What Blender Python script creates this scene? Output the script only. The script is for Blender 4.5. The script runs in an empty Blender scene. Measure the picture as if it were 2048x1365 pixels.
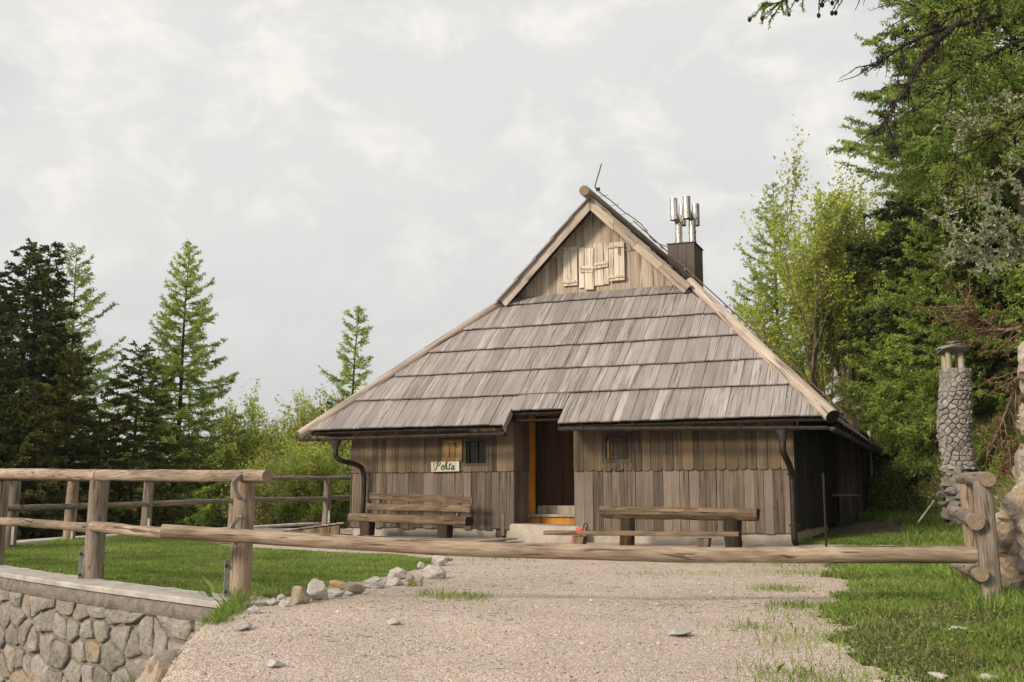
import bpy, math, random
import numpy as np
from mathutils import Vector, Matrix, noise as mnoise
R = math.radians
random.seed(7)
rng = np.random.default_rng(7)
scene = bpy.context.scene
C = scene.collection

# ------------------------------------------------------------------ camera
F_PX, PITCH, CAMH = 2125.0, 0.1477, 0.95
cam_d = bpy.data.cameras.new('camera'); cam = bpy.data.objects.new('camera', cam_d); C.objects.link(cam)
cam.location = (0, 0, CAMH); cam.rotation_euler = (math.pi/2 + PITCH, 0, 0)
cam_d.sensor_width = 36.0; cam_d.lens = 36.0*F_PX/2048; cam_d.clip_end = 6000; cam_d.clip_start = 0.1
scene.camera = cam
# ------------------------------------------------------------------ world
SUN_AZ, SUN_EL = R(-128), R(27)      # azimuth of the sun measured from +Y towards +X
w = bpy.data.worlds.new('World'); scene.world = w; w.use_nodes = True
nt = w.node_tree; nt.nodes.clear()
def N(t, **k):
    n = nt.nodes.new(t)
    for a, b in k.items(): setattr(n, a, b)
    return n
L = lambda a, b: nt.links.new(a, b)
def mathn(op, a, b=None, c=None):
    n = N('ShaderNodeMath', operation=op)
    for i, v in enumerate((a, b, c)):
        if v is None: continue
        if isinstance(v, (int, float)): n.inputs[i].default_value = v
        else: L(v, n.inputs[i])
    return n.outputs[0]
def mixc(f, a, b):
    n = N('ShaderNodeMix', data_type='RGBA')
    for s, v in ((n.inputs[0], f), (n.inputs[6], a), (n.inputs[7], b)):
        if isinstance(v, (int, float)): s.default_value = v
        elif isinstance(v, tuple): s.default_value = (*v, 1)
        else: L(v, s)
    return n.outputs[2]
def ramp(v, *stops):
    n = N('ShaderNodeValToRGB'); L(v, n.inputs[0]); e = n.color_ramp.elements
    while len(e) < len(stops): e.new(0.5)
    for i, (p, c) in enumerate(stops):
        e[i].position = p; e[i].color = (*c, 1) if isinstance(c, tuple) else (c, c, c, 1)
    return n.outputs[0]
sky = N('ShaderNodeTexSky', sky_type='NISHITA', sun_disc=False)
sky.sun_elevation = SUN_EL; sky.sun_rotation = SUN_AZ; sky.air_density = 1.2; sky.dust_density = 2.0
tc = N('ShaderNodeTexCoord')
def noise(scale, detail=6, rough=.55, loc=(0,0,0), sc=(1,1,1), dist=0):
    m = N('ShaderNodeMapping'); m.inputs['Location'].default_value = loc; m.inputs['Scale'].default_value = sc
    L(tc.outputs['Generated'], m.inputs[0])
    n = N('ShaderNodeTexNoise'); n.inputs['Scale'].default_value = scale; n.inputs['Detail'].default_value = detail
    n.inputs['Roughness'].default_value = rough; n.inputs['Distortion'].default_value = dist
    L(m.outputs[0], n.inputs[0]); return n.outputs[0]
sep = N('ShaderNodeSeparateXYZ'); L(tc.outputs['Generated'], sep.inputs[0])
dx, dz = sep.outputs[0], sep.outputs[2]
big = noise(2.6, 4, .5, (1.3, .4, 2.1), (1, 1, 2.0), .2)
puff = noise(11.0, 10, .60, (4.2, 1.7, .3), (1, 1, 1.5), .35)
base = mixc(ramp(dx, (.30, 0.), (.74, 1.)), (.665, .665, .66), (.83, .795, .735))   # cool at left, cream at right
lowband = ramp(dz, (.02, 1.), (.30, 0.))
leftmask = ramp(dx, (.34, 1.), (.60, 0.))
nb = mathn('MULTIPLY', ramp(big, (.36, 0.), (.66, 1.)), .34)
base = mixc(nb, base, (.83, .80, .75))
base = mixc(mathn('MULTIPLY', lowband, mathn('MULTIPLY', leftmask, .55)), base, (.60, .605, .615))
pm = ramp(puff, (.49, 0.), (.66, 1.))
band = ramp(dz, (.10, 0.), (.27, 1.))
base = mixc(mathn('MULTIPLY', mathn('MULTIPLY', pm, band), mathn('ADD', mathn('MULTIPLY', leftmask, .62), .07)), base, (.90, .865, .80))
skyc = N('ShaderNodeMix', data_type='RGBA', blend_type='MULTIPLY'); skyc.inputs[0].default_value = 1
L(sky.outputs[0], skyc.inputs[6]); skyc.inputs[7].default_value = (.1, .1, .1, 1)
hole = ramp(noise(3.2, 5, .5, (2.0, .2, 5.4), (1, 1, 1.6), .3), (.52, 0.), (.66, 1.))
hole = mathn('MULTIPLY', mathn('MULTIPLY', hole, band), mathn('SUBTRACT', 1.0, pm))
base = mixc(mathn('MULTIPLY', mathn('MULTIPLY', hole, leftmask), .22), base, skyc.outputs[2])
bg = N('ShaderNodeBackground'); L(base, bg.inputs[0]); bg.inputs[1].default_value = 1.0
out = N('ShaderNodeOutputWorld'); L(bg.outputs[0], out.inputs[0])
# ------------------------------------------------------------------ sun and exposure
sd = bpy.data.lights.new('sun', 'SUN'); sd.energy = 3.0; sd.angle = R(13); sd.color = (1.0, .86, .68)
so = bpy.data.objects.new('sun', sd); C.objects.link(so)
sdir = Vector((math.sin(SUN_AZ)*math.cos(SUN_EL), math.cos(SUN_AZ)*math.cos(SUN_EL), math.sin(SUN_EL)))
so.rotation_euler = (-sdir).to_track_quat('-Z', 'Y').to_euler(); so.location = (0, -5, 40)
vs = scene.view_settings; vs.view_transform = 'Standard'; vs.look = 'None'; vs.gamma = 1; vs.exposure = 0.22; vs.use_curve_mapping = False
scene.render.engine = 'CYCLES'
scene.cycles.max_bounces = 6; scene.cycles.diffuse_bounces = 3; scene.cycles.transparent_max_bounces = 8

# ------------------------------------------------------------------ helpers
TH = .392; X0, Y0 = -3.866, 26.172
ct, st = math.cos(TH), math.sin(TH)
def ray(u, v):
    a, b = u-1024, 682.5-v
    return np.array([a, F_PX*math.cos(PITCH)-b*math.sin(PITCH), F_PX*math.sin(PITCH)+b*math.cos(PITCH)])
def at(u, v, Y):
    r = ray(u, v); k = Y/r[1]; return (r[0]*k, Y, CAMH+r[2]*k)
def onB(u, v, b):                      # hut-local (a, z) on the plane b
    r = ray(u, v); t = (b+st*X0+ct*Y0)/(st*r[0]+ct*r[1]); X, Y, Z = t*r[0], t*r[1], CAMH+t*r[2]
    return ct*(X-X0)-st*(Y-Y0), Z
def HW(a, b, z): return (X0+ct*a+st*b, Y0-st*a+ct*b, z)

class MB:
    """collects geometry; build() links it as ONE mesh object"""
    def __init__(s): s.v = []; s.f = []; s.t = []; s.m = []; s.n = 0
    def add(s, v, f, tint=0.0, mi=0):
        v = np.asarray(v, float).reshape(-1, 3)
        s.v.append(v)
        if isinstance(f, np.ndarray): s.f.append((f+s.n, mi))
        else:
            for q in f: s.f.append((np.asarray([q])+s.n, mi))
        s.t.append(np.broadcast_to(np.asarray(tint, float), (len(v),)).copy()); s.n += len(v)
    def mesh(s, name, mats, smooth=False):
        me = bpy.data.meshes.new(name)
        V = np.concatenate(s.v); T = np.concatenate(s.t)
        loops = np.concatenate([f.ravel() for f, _ in s.f]).astype(np.int32)
        sizes = np.concatenate([np.full(len(f), f.shape[1]) for f, _ in s.f]).astype(np.int32)
        mi = np.concatenate([np.full(len(f), m) for f, m in s.f]).astype(np.int32)
        starts = np.concatenate([[0], np.cumsum(sizes)[:-1]]).astype(np.int32)
        me.vertices.add(len(V)); me.vertices.foreach_set('co', V.ravel())
        me.loops.add(len(loops)); me.loops.foreach_set('vertex_index', loops)
        me.polygons.add(len(sizes)); me.polygons.foreach_set('loop_start', starts); me.polygons.foreach_set('loop_total', sizes)
        for m in (mats if isinstance(mats, (list, tuple)) else [mats]): me.materials.append(m)
        me.polygons.foreach_set('material_index', mi)
        me.polygons.foreach_set('use_smooth', np.full(len(sizes), smooth))
        at_ = me.attributes.new('tint', 'FLOAT', 'POINT'); at_.data.foreach_set('value', T.astype(np.float32))
        me.update(calc_edges=True); me.validate(); return me
    def build(s, name, mats, parent=None, M=None, smooth=False):
        return link(name, s.mesh(name, mats, smooth), parent, M)
def link(name, me, parent=None, M=None):
    o = bpy.data.objects.new(name, me); C.objects.link(o)
    if parent: o.parent = parent
    if M is not None: o.matrix_basis = M
    return o
def tag(o, label=None, cat=None, group=None, kind=None):
    for k, v in (('label', label), ('category', cat), ('group', group), ('kind', kind)):
        if v: o[k] = v
    return o
def thing(name, label, cat, loc=(0, 0, 0), rz=0, group=None):
    o = bpy.data.objects.new(name, None); C.objects.link(o); o.empty_display_size = .3
    o.location = loc; o.rotation_euler = (0, 0, rz); return tag(o, label, cat, group)
def copy_tree(o, parent=None):
    c = o.copy(); C.objects.link(c); c.parent = parent
    for ch in list(KIDS.get(o.name, [])):
        k = copy_tree(ch, c); KIDS.setdefault(c.name, []).append(k)
    return c
KIDS = {}
def kid(p, o): KIDS.setdefault(p.name, []).append(o); return o
T3 = lambda x, y, z: Matrix.Translation((x, y, z))
def frame(o, x, y, z):                  # matrix from origin and three axes
    return Matrix(((x[0], y[0], z[0], o[0]), (x[1], y[1], z[1], o[1]), (x[2], y[2], z[2], o[2]), (0, 0, 0, 1)))
def zframe(p0, p1, roll=0):             # local Z runs from p0 to p1
    d = Vector(p1)-Vector(p0); q = d.to_track_quat('Z', 'Y')
    return Matrix.Translation(p0) @ q.to_matrix().to_4x4() @ Matrix.Rotation(roll, 4, 'Z'), d.length
def box(mb, x0, x1, y0, y1, z0, z1, tint=0.0, mi=0, M=None):
    v = np.array([(x, y, z) for z in (z0, z1) for y in (y0, y1) for x in (x0, x1)], float)
    if M is not None: v = v @ np.array(M.to_3x3()).T + np.array(M.translation)
    mb.add(v, np.array([(0, 2, 3, 1), (4, 5, 7, 6), (0, 1, 5, 4), (2, 6, 7, 3), (0, 4, 6, 2), (1, 3, 7, 5)]), tint, mi)
def clip(poly, nx, nz, d):              # keep nx*x+nz*z <= d
    out = []
    for i in range(len(poly)):
        p, q = poly[i], poly[(i+1) % len(poly)]
        a, b = nx*p[0]+nz*p[1]-d, nx*q[0]+nz*q[1]-d
        if a <= 0: out.append(p)
        if (a < 0 < b) or (b < 0 < a):
            k = a/(a-b); out.append((p[0]+k*(q[0]-p[0]), p[1]+k*(q[1]-p[1])))
    return out
def area(poly): return abs(sum(poly[i][0]*poly[(i+1) % len(poly)][1]-poly[(i+1) % len(poly)][0]*poly[i][1] for i in range(len(poly))))/2
def prism(mb, poly, y0, y1, tint=0.0, mi=0, M=None, bev=0.0):   # poly ccw in (x,z) seen from -y
    n = len(poly); P = np.array(poly, float)
    if bev > 0:
        c = P.mean(0); d = P-c; L_ = np.maximum(np.linalg.norm(d, axis=1, keepdims=True), 1e-6); Q = c+d*(1-bev/L_)
        v = np.concatenate([np.c_[Q[:, 0], np.full(n, y0), Q[:, 1]], np.c_[P[:, 0], np.full(n, y0+bev), P[:, 1]], np.c_[P[:, 0], np.full(n, y1), P[:, 1]]])
        r = 3
    else:
        v = np.concatenate([np.c_[P[:, 0], np.full(n, y0), P[:, 1]], np.c_[P[:, 0], np.full(n, y1), P[:, 1]]]); r = 2
    if M is not None: v = v @ np.array(M.to_3x3()).T + np.array(M.translation)
    f = [tuple(range(n)), tuple(range(n*r-1, n*r-n-1, -1))]
    for k in range(r-1):
        for i in range(n):
            j = (i+1) % n; f.append((k*n+i, k*n+n+i, k*n+n+j, k*n+j))
    mb.add(v, f, tint, mi)
def plank(name, poly, t, mat, parent, M=None, bev=.004):
    mb = MB(); prism(mb, poly, -t, 0, bev=bev); return mb.build(name, mat, parent, M)
def rect(x0, x1, z0, z1): return [(x0, z0), (x1, z0), (x1, z1), (x0, z1)]
def sweep(mb, section, length, seg=10, nz=.01, taper=0.0, bend=0.0, seed=0, M=None, mi=0, mi_end=1, freq=1.6):
    """section (x,y) ring carried along local Z, with knots and waviness"""
    S = np.array(section, float); n = len(S); vs_ = []
    for k in range(seg+1):
        t = k/seg; z = t*length; sc = 1-taper*t; bx = bend*math.sin(t*math.pi)
        ring = []
        for (x, y) in S:
            d = 1+nz*8*mnoise.noise(Vector((x*3+seed*7.3, y*3, z*freq)))+nz*4*mnoise.noise(Vector((x*9+seed, y*9, z*freq*4)))
            ring.append((x*sc*d+bx+nz*mnoise.noise(Vector((seed*3.1, 5, z))), y*sc*d, z))
        vs_ += ring
    V = np.array(vs_)
    if M is not None: V = V @ np.array(M.to_3x3()).T + np.array(M.translation)
    q = [(k*n+i, k*n+(i+1) % n, (k+1)*n+(i+1) % n, (k+1)*n+i) for k in range(seg) for i in range(n)]
    mb.add(V, np.array(q), 0, mi)
    mb.add(V[:n], [tuple(range(n-1, -1, -1))], 0, mi_end); mb.add(V[-n:], [tuple(range(n))], 0, mi_end)
def circ(r, n=14, sy=1): return [(r*math.cos(2*math.pi*i/n), r*sy*math.sin(2*math.pi*i/n)) for i in range(n)]
def log(name, p0, p1, r, parent, mats, taper=.1, seg=14, nz=.006, bend=0, n=16, seed=None):
    M, Ln = zframe(p0, p1, random.random()*6); mb = MB()
    sweep(mb, circ(r, n), Ln, max(4, int(seg)), nz/r*.12 if r else nz, taper, bend, random.random()*50 if seed is None else seed)
    o = mb.build(name, mats, parent, M, smooth=False)
    me = o.data; me.polygons.foreach_set('use_smooth', np.array([len(p.vertices) == 4 for p in me.polygons])); return o
def tubes(mb, S, E, r0, r1, n=3, tint=0.0, mi=0):           # many straight tapered tubes at once
    S = np.asarray(S, float); E = np.asarray(E, float); k = len(S)
    if k == 0: return
    d = E-S; d /= np.maximum(np.linalg.norm(d, axis=1, keepdims=True), 1e-9)
    up = np.where(np.abs(d[:, 2:3]) < .9, np.array([[0, 0, 1.]]), np.array([[1., 0, 0]]))
    a = np.cross(d, up); a /= np.linalg.norm(a, axis=1, keepdims=True); b = np.cross(d, a)
    ang = np.arange(n)*2*np.pi/n
    o = (a[:, None]*np.cos(ang)[None, :, None]+b[:, None]*np.sin(ang)[None, :, None])
    r0 = np.broadcast_to(r0, (k,))[:, None, None]; r1 = np.broadcast_to(r1, (k,))[:, None, None]
    V = np.concatenate([S[:, None]+o*r0, E[:, None]+o*r1], 1).reshape(-1, 3)
    i = np.arange(n); j = (i+1) % n
    q = np.stack([i, i+n, j+n, j], 1)[None]+(np.arange(k)*2*n)[:, None, None]
    mb.add(V, q.reshape(-1, 4), np.repeat(np.broadcast_to(tint, (k,)), 2*n), mi)
def path_tube(mb, pts, r, n=8, mi=0, cap=True):
    P = np.array(pts, float); k = len(P); rr = np.broadcast_to(r, (k,))
    d = np.gradient(P, axis=0); d /= np.linalg.norm(d, axis=1, keepdims=True)
    a = np.cross(d[0], (0, 0, 1.) if abs(d[0][2]) < .9 else (1., 0, 0)); V = []
    for i in range(k):
        a = a-d[i]*np.dot(a, d[i]); a /= np.linalg.norm(a); b = np.cross(d[i], a)
        for j in range(n):
            t = 2*math.pi*j/n; V.append(P[i]+rr[i]*(a*math.cos(t)+b*math.sin(t)))
    q = [(i*n+j, i*n+(j+1) % n, (i+1)*n+(j+1) % n, (i+1)*n+j) for i in range(k-1) for j in range(n)]
    V = np.array(V); mb.add(V, np.array(q), 0, mi)
    if cap: mb.add(V[:n], [tuple(range(n-1, -1, -1))], 0, mi); mb.add(V[-n:], [tuple(range(n))], 0, mi)
def spline(pts, k=6):
    P = [np.array(p, float) for p in pts]; P = [2*P[0]-P[1]]+P+[2*P[-1]-P[-2]]; o = []
    for i in range(1, len(P)-2):
        for j in range(k):
            t = j/k; a, b, c, d = P[i-1], P[i], P[i+1], P[i+2]
            o.append(.5*((2*b)+(-a+c)*t+(2*a-5*b+4*c-d)*t*t+(-a+3*b-3*c+d)*t**3))
    o.append(P[-2]); return np.array(o)

# ------------------------------------------------------------------ materials
MATS = {}
def newmat(name):
    m = bpy.data.materials.new(name); m.use_nodes = True
    global nt; nt = m.node_tree; nt.nodes.clear(); MATS[name] = m; return m
def finish(col, rough=.8, bump=None, bstr=.3, bdist=.01, spec=.3, metal=0.0, extra=None):
    p = N('ShaderNodeBsdfPrincipled'); o = N('ShaderNodeOutputMaterial')
    (L(col, p.inputs['Base Color']) if not isinstance(col, tuple) else setattr(p.inputs['Base Color'], 'default_value', (*col, 1)))
    if isinstance(rough, (int, float)): p.inputs['Roughness'].default_value = rough
    else: L(rough, p.inputs['Roughness'])
    p.inputs['Specular IOR Level'].default_value = spec; p.inputs['Metallic'].default_value = metal
    if bump is not None:
        b = N('ShaderNodeBump'); b.inputs['Strength'].default_value = bstr; b.inputs['Distance'].default_value = bdist
        L(bump, b.inputs['Height']); L(b.outputs[0], p.inputs['Normal'])
    L(p.outputs[0], o.inputs[0]); return p
def coords(kind='Object', sc=(1, 1, 1), rnd=True):
    t = N('ShaderNodeTexCoord'); m = N('ShaderNodeMapping'); m.inputs['Scale'].default_value = sc
    L(t.outputs[kind], m.inputs[0])
    if rnd:
        oi = N('ShaderNodeObjectInfo'); cx = N('ShaderNodeCombineXYZ')
        r = mathn('MULTIPLY', oi.outputs['Random'], 37.0); L(r, cx.inputs[0]); L(r, cx.inputs[1]); L(r, cx.inputs[2]); L(cx.outputs[0], m.inputs['Location'])
    return m.outputs[0]
def nz(vec, scale, detail=4, rough=.5, dist=0):
    n = N('ShaderNodeTexNoise'); n.inputs['Scale'].default_value = scale; n.inputs['Detail'].default_value = detail
    n.inputs['Roughness'].default_value = rough; n.inputs['Distortion'].default_value = dist; L(vec, n.inputs[0]); return n.outputs[0]
def worldpos(): return N('ShaderNodeNewGeometry').outputs['Position']
def scalec(col, f):
    n = N('ShaderNodeVectorMath', operation='SCALE'); L(col, n.inputs[0]); L(f, n.inputs['Scale']); return n.outputs[0]
def wood(name, dark, mid, light, var=.25, grain=1.0, zs=1.0, rough=.85, stain=.35, stainc=None, rnd_tint=None, bstr=.5):
    m = newmat(name)
    v1 = coords('Object', (9*grain, 9*grain, .55*zs)); v2 = coords('Object', (70*grain, 70*grain, 1.6*zs))
    a = nz(v1, 1.0, 4, .55, .6); b = nz(v2, 1.0, 5, .6)
    g = mathn('ADD', mathn('MULTIPLY', a, .5), mathn('MULTIPLY', b, .5))
    col = ramp(g, (.34, dark), (.48, mid), (.63, light))
    crack = ramp(nz(coords('Object', (34*grain, 34*grain, .8*zs)), 1.0, 3, .5, .3), (.345, 1.), (.40, 0.))
    col = mixc(mathn('MULTIPLY', crack, .8), col, tuple(c*.35 for c in dark))
    kn = N('ShaderNodeTexVoronoi'); kn.inputs['Scale'].default_value = 1.0; kn.inputs['Randomness'].default_value = 1; L(coords('Object', (5, 5, 2.2)), kn.inputs[0]); kk = ramp(kn.outputs['Distance'], (.035, 1.), (.11, 0.)); col = mixc(mathn('MULTIPLY', kk, .65), col, tuple(c*.55 for c in dark))
    oi = N('ShaderNodeObjectInfo')
    if rnd_tint: col = mixc(mathn('MULTIPLY', ramp(mathn('FRACT', mathn('MULTIPLY', oi.outputs['Random'], 7.13)), (.45, 0.), (1., 1.)), .8), col, rnd_tint)
    if stain:
        s = ramp(nz(worldpos(), 1.1, 4, .6), (.42, 0.), (.66, 1.))
        col = mixc(mathn('MULTIPLY', s, stain), col, stainc or tuple(c*.55 for c in mid))
    f = mathn('ADD', mathn('MULTIPLY', oi.outputs['Random'], 2*var), 1-var)
    col = scalec(col, f)
    h = mathn('SUBTRACT', g, mathn('MULTIPLY', crack, .35))
    finish(col, rough, h, bstr, .012, .25); return m
M_wall = wood('weathered wall board', (.062, .046, .034), (.142, .109, .083), (.245, .20, .162), .26, rnd_tint=(.22, .18, .15), stain=.35, stainc=(.09, .07, .052))
M_wallup = wood('upper wall board', (.052, .038, .026), (.118, .089, .060), (.20, .158, .112), .24, rnd_tint=(.22, .155, .09), stain=.45, stainc=(.07, .06, .042))
M_wallside = wood('dark wood board', (.014, .011, .009), (.035, .028, .023), (.075, .06, .047), .45)  # very dark brown wood for side walls, sheathing, soffit and roof deck
M_rearwall = wood('old barn board', (.06, .042, .03), (.13, .095, .07), (.22, .175, .14), .45)
M_roof = wood('grey roof board', (.17, .145, .135), (.30, .27, .26), (.46, .425, .41), .17, grain=.9, rnd_tint=(.27, .24, .235), stain=.30, stainc=(.22, .185, .165), bstr=.7)
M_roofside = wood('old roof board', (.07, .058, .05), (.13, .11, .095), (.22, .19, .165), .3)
M_gable = wood('cream gable board', (.24, .19, .14), (.43, .36, .285), (.60, .52, .425), .16, stain=.22, stainc=(.36, .28, .20))  # pale cream wood colour of the gable boards
M_pale = wood('pale shutter board', (.40, .34, .265), (.64, .56, .46), (.78, .71, .61), .08, stain=.15, stainc=(.45, .37, .28))
M_hip = wood('peeled hip log', (.22, .172, .138), (.43, .362, .305), (.58, .50, .43), .14, grain=.5, stain=.3, stainc=(.27, .215, .175))
M_log = wood('fence log', (.10, .07, .048), (.30, .225, .165), (.50, .405, .315), .13, grain=.8, zs=2.6, stain=.4, stainc=(.21, .155, .115), bstr=.8)
M_logdk = wood('grey fence log', (.10, .078, .06), (.235, .19, .155), (.37, .32, .27), .12, grain=.8, zs=2.6, bstr=.8)
M_bench = wood('bench wood', (.05, .034, .022), (.165, .115, .072), (.31, .235, .16), .12, grain=.8, zs=2.2, stain=.3)
M_stump = wood('dark stump', (.018, .013, .010), (.045, .032, .022), (.09, .065, .045), .2, grain=.5)
M_deck = wood('deck board', (.20, .16, .13), (.34, .29, .245), (.46, .405, .35), .15)
M_orange = wood('orange door wood', (.33, .12, .015), (.50, .20, .022), (.60, .27, .04), .05, grain=.5, stain=.2, rough=.5)
M_inner = wood('interior boards', (.07, .040, .022), (.13, .078, .045), (.18, .115, .07), .1, stain=0)
M_shutter = wood('ochre shutter wood', (.17, .10, .035), (.34, .215, .085), (.47, .32, .15), .12)
M_frame = wood('green grey frame wood', (.035, .032, .022), (.075, .066, .045), (.12, .105, .075), .1)
M_signw = wood('sign board wood', (.34, .31, .25), (.56, .52, .43), (.68, .64, .55), .05, stain=.2, stainc=(.4, .36, .28))
def endgrain(name, c0, c1):
    m = newmat(name); v = coords('Object', (1, 1, 1), False)
    wv = N('ShaderNodeTexWave', wave_type='RINGS', rings_direction='Z'); wv.inputs['Scale'].default_value = 34; wv.inputs['Distortion'].default_value = 5
    L(v, wv.inputs[0]); a = mathn('ADD', mathn('MULTIPLY', wv.outputs['Fac'], .18), mathn('MULTIPLY', nz(v, 18, 5, .6), .82))
    finish(ramp(a, (.3, c0), (.7, c1)), .9, a, .4, .01); return m
M_end = endgrain('log end grain', (.17, .12, .08), (.33, .25, .18))
M_enddk = endgrain('dark end grain', (.012, .009, .007), (.04, .03, .022))
def stone(name, c0, c1, c2, ochre=.3, sc=1.0, bstr=.8, lich=.4, wp=False, bd=.05):
    m = newmat(name); v = coords('Object', (sc, sc, sc), True) if not wp else worldpos()
    a = nz(v, 2.2, 8, .62, .4); b = nz(v, 16, 6, .65); col = ramp(mathn('ADD', mathn('MULTIPLY', a, .6), mathn('MULTIPLY', b, .4)), (.33, c0), (.5, c1), (.66, c2))
    oi = N('ShaderNodeObjectInfo')
    o = ramp(nz(v, 1.3, 5, .6), (.50, 0.), (.64, 1.))
    k = mathn('MULTIPLY', o, ochre)
    if not wp: k = mathn('MULTIPLY', k, mathn('MULTIPLY', ramp(mathn('FRACT', mathn('MULTIPLY', oi.outputs['Random'], 5.7)), (.3, .15), (.9, 1.)), 1.6))
    col = mixc(mathn('MINIMUM', k, 1.0), col, (.40, .275, .155))
    dk = ramp(nz(v, 4.5, 6, .7), (.60, 0.), (.72, 1.)); col = mixc(mathn('MULTIPLY', dk, lich), col, (.13, .125, .115))
    if not wp: col = scalec(col, mathn('ADD', mathn('MULTIPLY', oi.outputs['Random'], .36), .82))
    vor = N('ShaderNodeTexVoronoi', feature='DISTANCE_TO_EDGE'); vor.inputs['Scale'].default_value = 5.0
    dis = N('ShaderNodeVectorMath', operation='ADD'); nn = N('ShaderNodeTexNoise'); nn.inputs['Scale'].default_value = 4; L(v, nn.inputs[0]); L(v, dis.inputs[0]); L(nn.outputs['Color'], dis.inputs[1]); L(dis.outputs[0], vor.inputs[0])
    ck = ramp(vor.outputs['Distance'], (.0, 0.), (.045, 1.))
    h = mathn('ADD', mathn('MULTIPLY', nz(v, 7, 9, .7), 1.0), mathn('MULTIPLY', ck, .12))
    finish(col, .92, h, bstr, bd, .2); return m
M_lime = stone('pale limestone', (.33, .315, .29), (.47, .455, .425), (.60, .585, .55), .25, lich=.25, bstr=.5, bd=.012)
M_wallst = stone('masonry stone', (.20, .18, .155), (.33, .305, .27), (.47, .44, .40), .55, bstr=1.0)
M_tower = stone('tower stone', (.21, .195, .18), (.33, .31, .29), (.45, .425, .40), .15, bstr=.7)
M_boulder = stone('boulder rock', (.28, .235, .195), (.45, .39, .33), (.60, .53, .46), .65, .8, 1.0, .5, wp=True)
m_ = newmat('mortar'); a_ = nz(worldpos(), 9, 8, .7); finish(ramp(a_, (.35, (.17, .15, .125)), (.65, (.32, .29, .245))), .95, nz(worldpos(), 30, 6, .7), .9, .03); M_mortar = m_
m_ = newmat('concrete'); a_ = nz(worldpos(), 2.5, 8, .6); pit = ramp(nz(worldpos(), 26, 2, .5), (.28, 0.), (.34, 1.))
finish(mixc(pit, (.15, .14, .12), ramp(a_, (.35, (.34, .30, .25)), (.65, (.52, .475, .41)))), .9, mathn('ADD', nz(worldpos(), 40, 5, .6), mathn('MULTIPLY', pit, .8)), .4, .01); M_conc = m_
m_ = newmat('pale coping concrete'); a_ = nz(worldpos(), 3.5, 9, .65); finish(ramp(a_, (.35, (.36, .335, .30)), (.65, (.56, .53, .485))), .9, nz(worldpos(), 35, 6, .7), .7, .02); M_coping = m_
def metal(name, c0, c1, rough=.45, met=.8, sc=6):
    m = newmat(name); a = nz(worldpos(), sc, 6, .65); finish(ramp(a, (.35, c0), (.65, c1)), ramp(a, (.3, rough), (.7, rough+.2)), None, metal=met, spec=.5); return m
M_gut = metal('brown gutter metal', (.042, .035, .031), (.085, .070, .061), .36, .3)
M_dpipe = metal('black downpipe', (.016, .013, .012), (.04, .032, .028), .4, .3)
M_steel = metal('stainless flue', (.50, .47, .42), (.72, .69, .64), .22, 1.0, 9)
M_clad = metal('brown chimney sheet', (.07, .055, .048), (.105, .085, .073), .5, .3)
M_galv = metal('galvanised strap', (.26, .26, .25), (.40, .40, .38), .5, .7, 14)
M_iron = metal('dark iron', (.02, .018, .016), (.05, .042, .036), .6, .5, 14)
M_copper = metal('rusty conductor', (.13, .07, .045), (.24, .15, .10), .6, .4, 14)
m_ = newmat('window glass'); finish((.01, .011, .011), .12, None, spec=.25); M_glass = m_
m_ = newmat('sign green paint'); finish((.012, .07, .035), .5); M_green = m_
m_ = newmat('red plastic'); finish((.55, .03, .025), .45); M_red = m_
m_ = newmat('black plastic and dark room'); finish((.015, .015, .015), .5); M_black = m_
m_ = newmat('terracotta plate'); finish((.22, .12, .07), .6); M_plate = m_
def leaf(name, c0, c1, c2, trans=.35, tipc=None):
    m = newmat(name); at_ = N('ShaderNodeAttribute', attribute_name='tint'); oi = N('ShaderNodeObjectInfo')
    col = ramp(at_.outputs['Fac'], (0., c0), (.5, c1), (1., c2))
    s = ramp(nz(coords('Object', (1, 1, 1)), .8, 3, .5), (.35, .78), (.65, 1.2))
    col = scalec(col, s)
    d = N('ShaderNodeBsdfDiffuse'); t = N('ShaderNodeBsdfTranslucent'); mx = N('ShaderNodeMixShader'); mx.inputs[0].default_value = trans
    L(col, d.inputs[0]); L(col, t.inputs[0]); L(d.outputs[0], mx.inputs[1]); L(t.outputs[0], mx.inputs[2])
    o = N('ShaderNodeOutputMaterial'); L(mx.outputs[0], o.inputs[0]); return m
M_spruce = leaf('spruce needles', (0.040, 0.062, 0.024), (0.105, 0.14, 0.048), (0.27, 0.265, 0.095), 0.3)
M_spruce2 = leaf('olive spruce needles', (0.065, 0.08, 0.022), (0.18, 0.18, 0.055), (0.38, 0.33, 0.12), 0.3)
M_larch = leaf('larch needles', (0.15, 0.21, 0.045), (0.3, 0.41, 0.095), (0.5, 0.6, 0.2), 0.5)
M_larch2 = leaf('bright larch needles', (0.2, 0.28, 0.045), (0.4, 0.51, 0.11), (0.62, 0.7, 0.24), 0.5)
M_leaf = leaf('spring leaves', (0.34, 0.4, 0.07), (0.55, 0.62, 0.14), (0.74, 0.78, 0.28), 0.5)
M_leafm = leaf('mid green leaves', (0.19, 0.25, 0.045), (0.34, 0.42, 0.085), (0.52, 0.58, 0.18), 0.45)
M_white = leaf('silvery blossom leaves', (.19, .25, .11), (.38, .43, .27), (.60, .62, .48), .35)
M_brown = leaf('dead brown needles', (.10, .055, .028), (.20, .12, .065), (.32, .22, .13), .2)
M_grass = leaf('grass blades', (.125, .19, .045), (.275, .38, .09), (.52, .56, .22), .42)
M_dry = leaf('dry grass', (0.24, 0.19, 0.11), (0.4, 0.33, 0.2), (0.55, 0.47, 0.31), 0.3)
M_under = leaf('undergrowth leaves', (0.08, 0.12, 0.028), (0.19, 0.25, 0.06), (0.38, 0.4, 0.15), 0.35)
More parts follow.
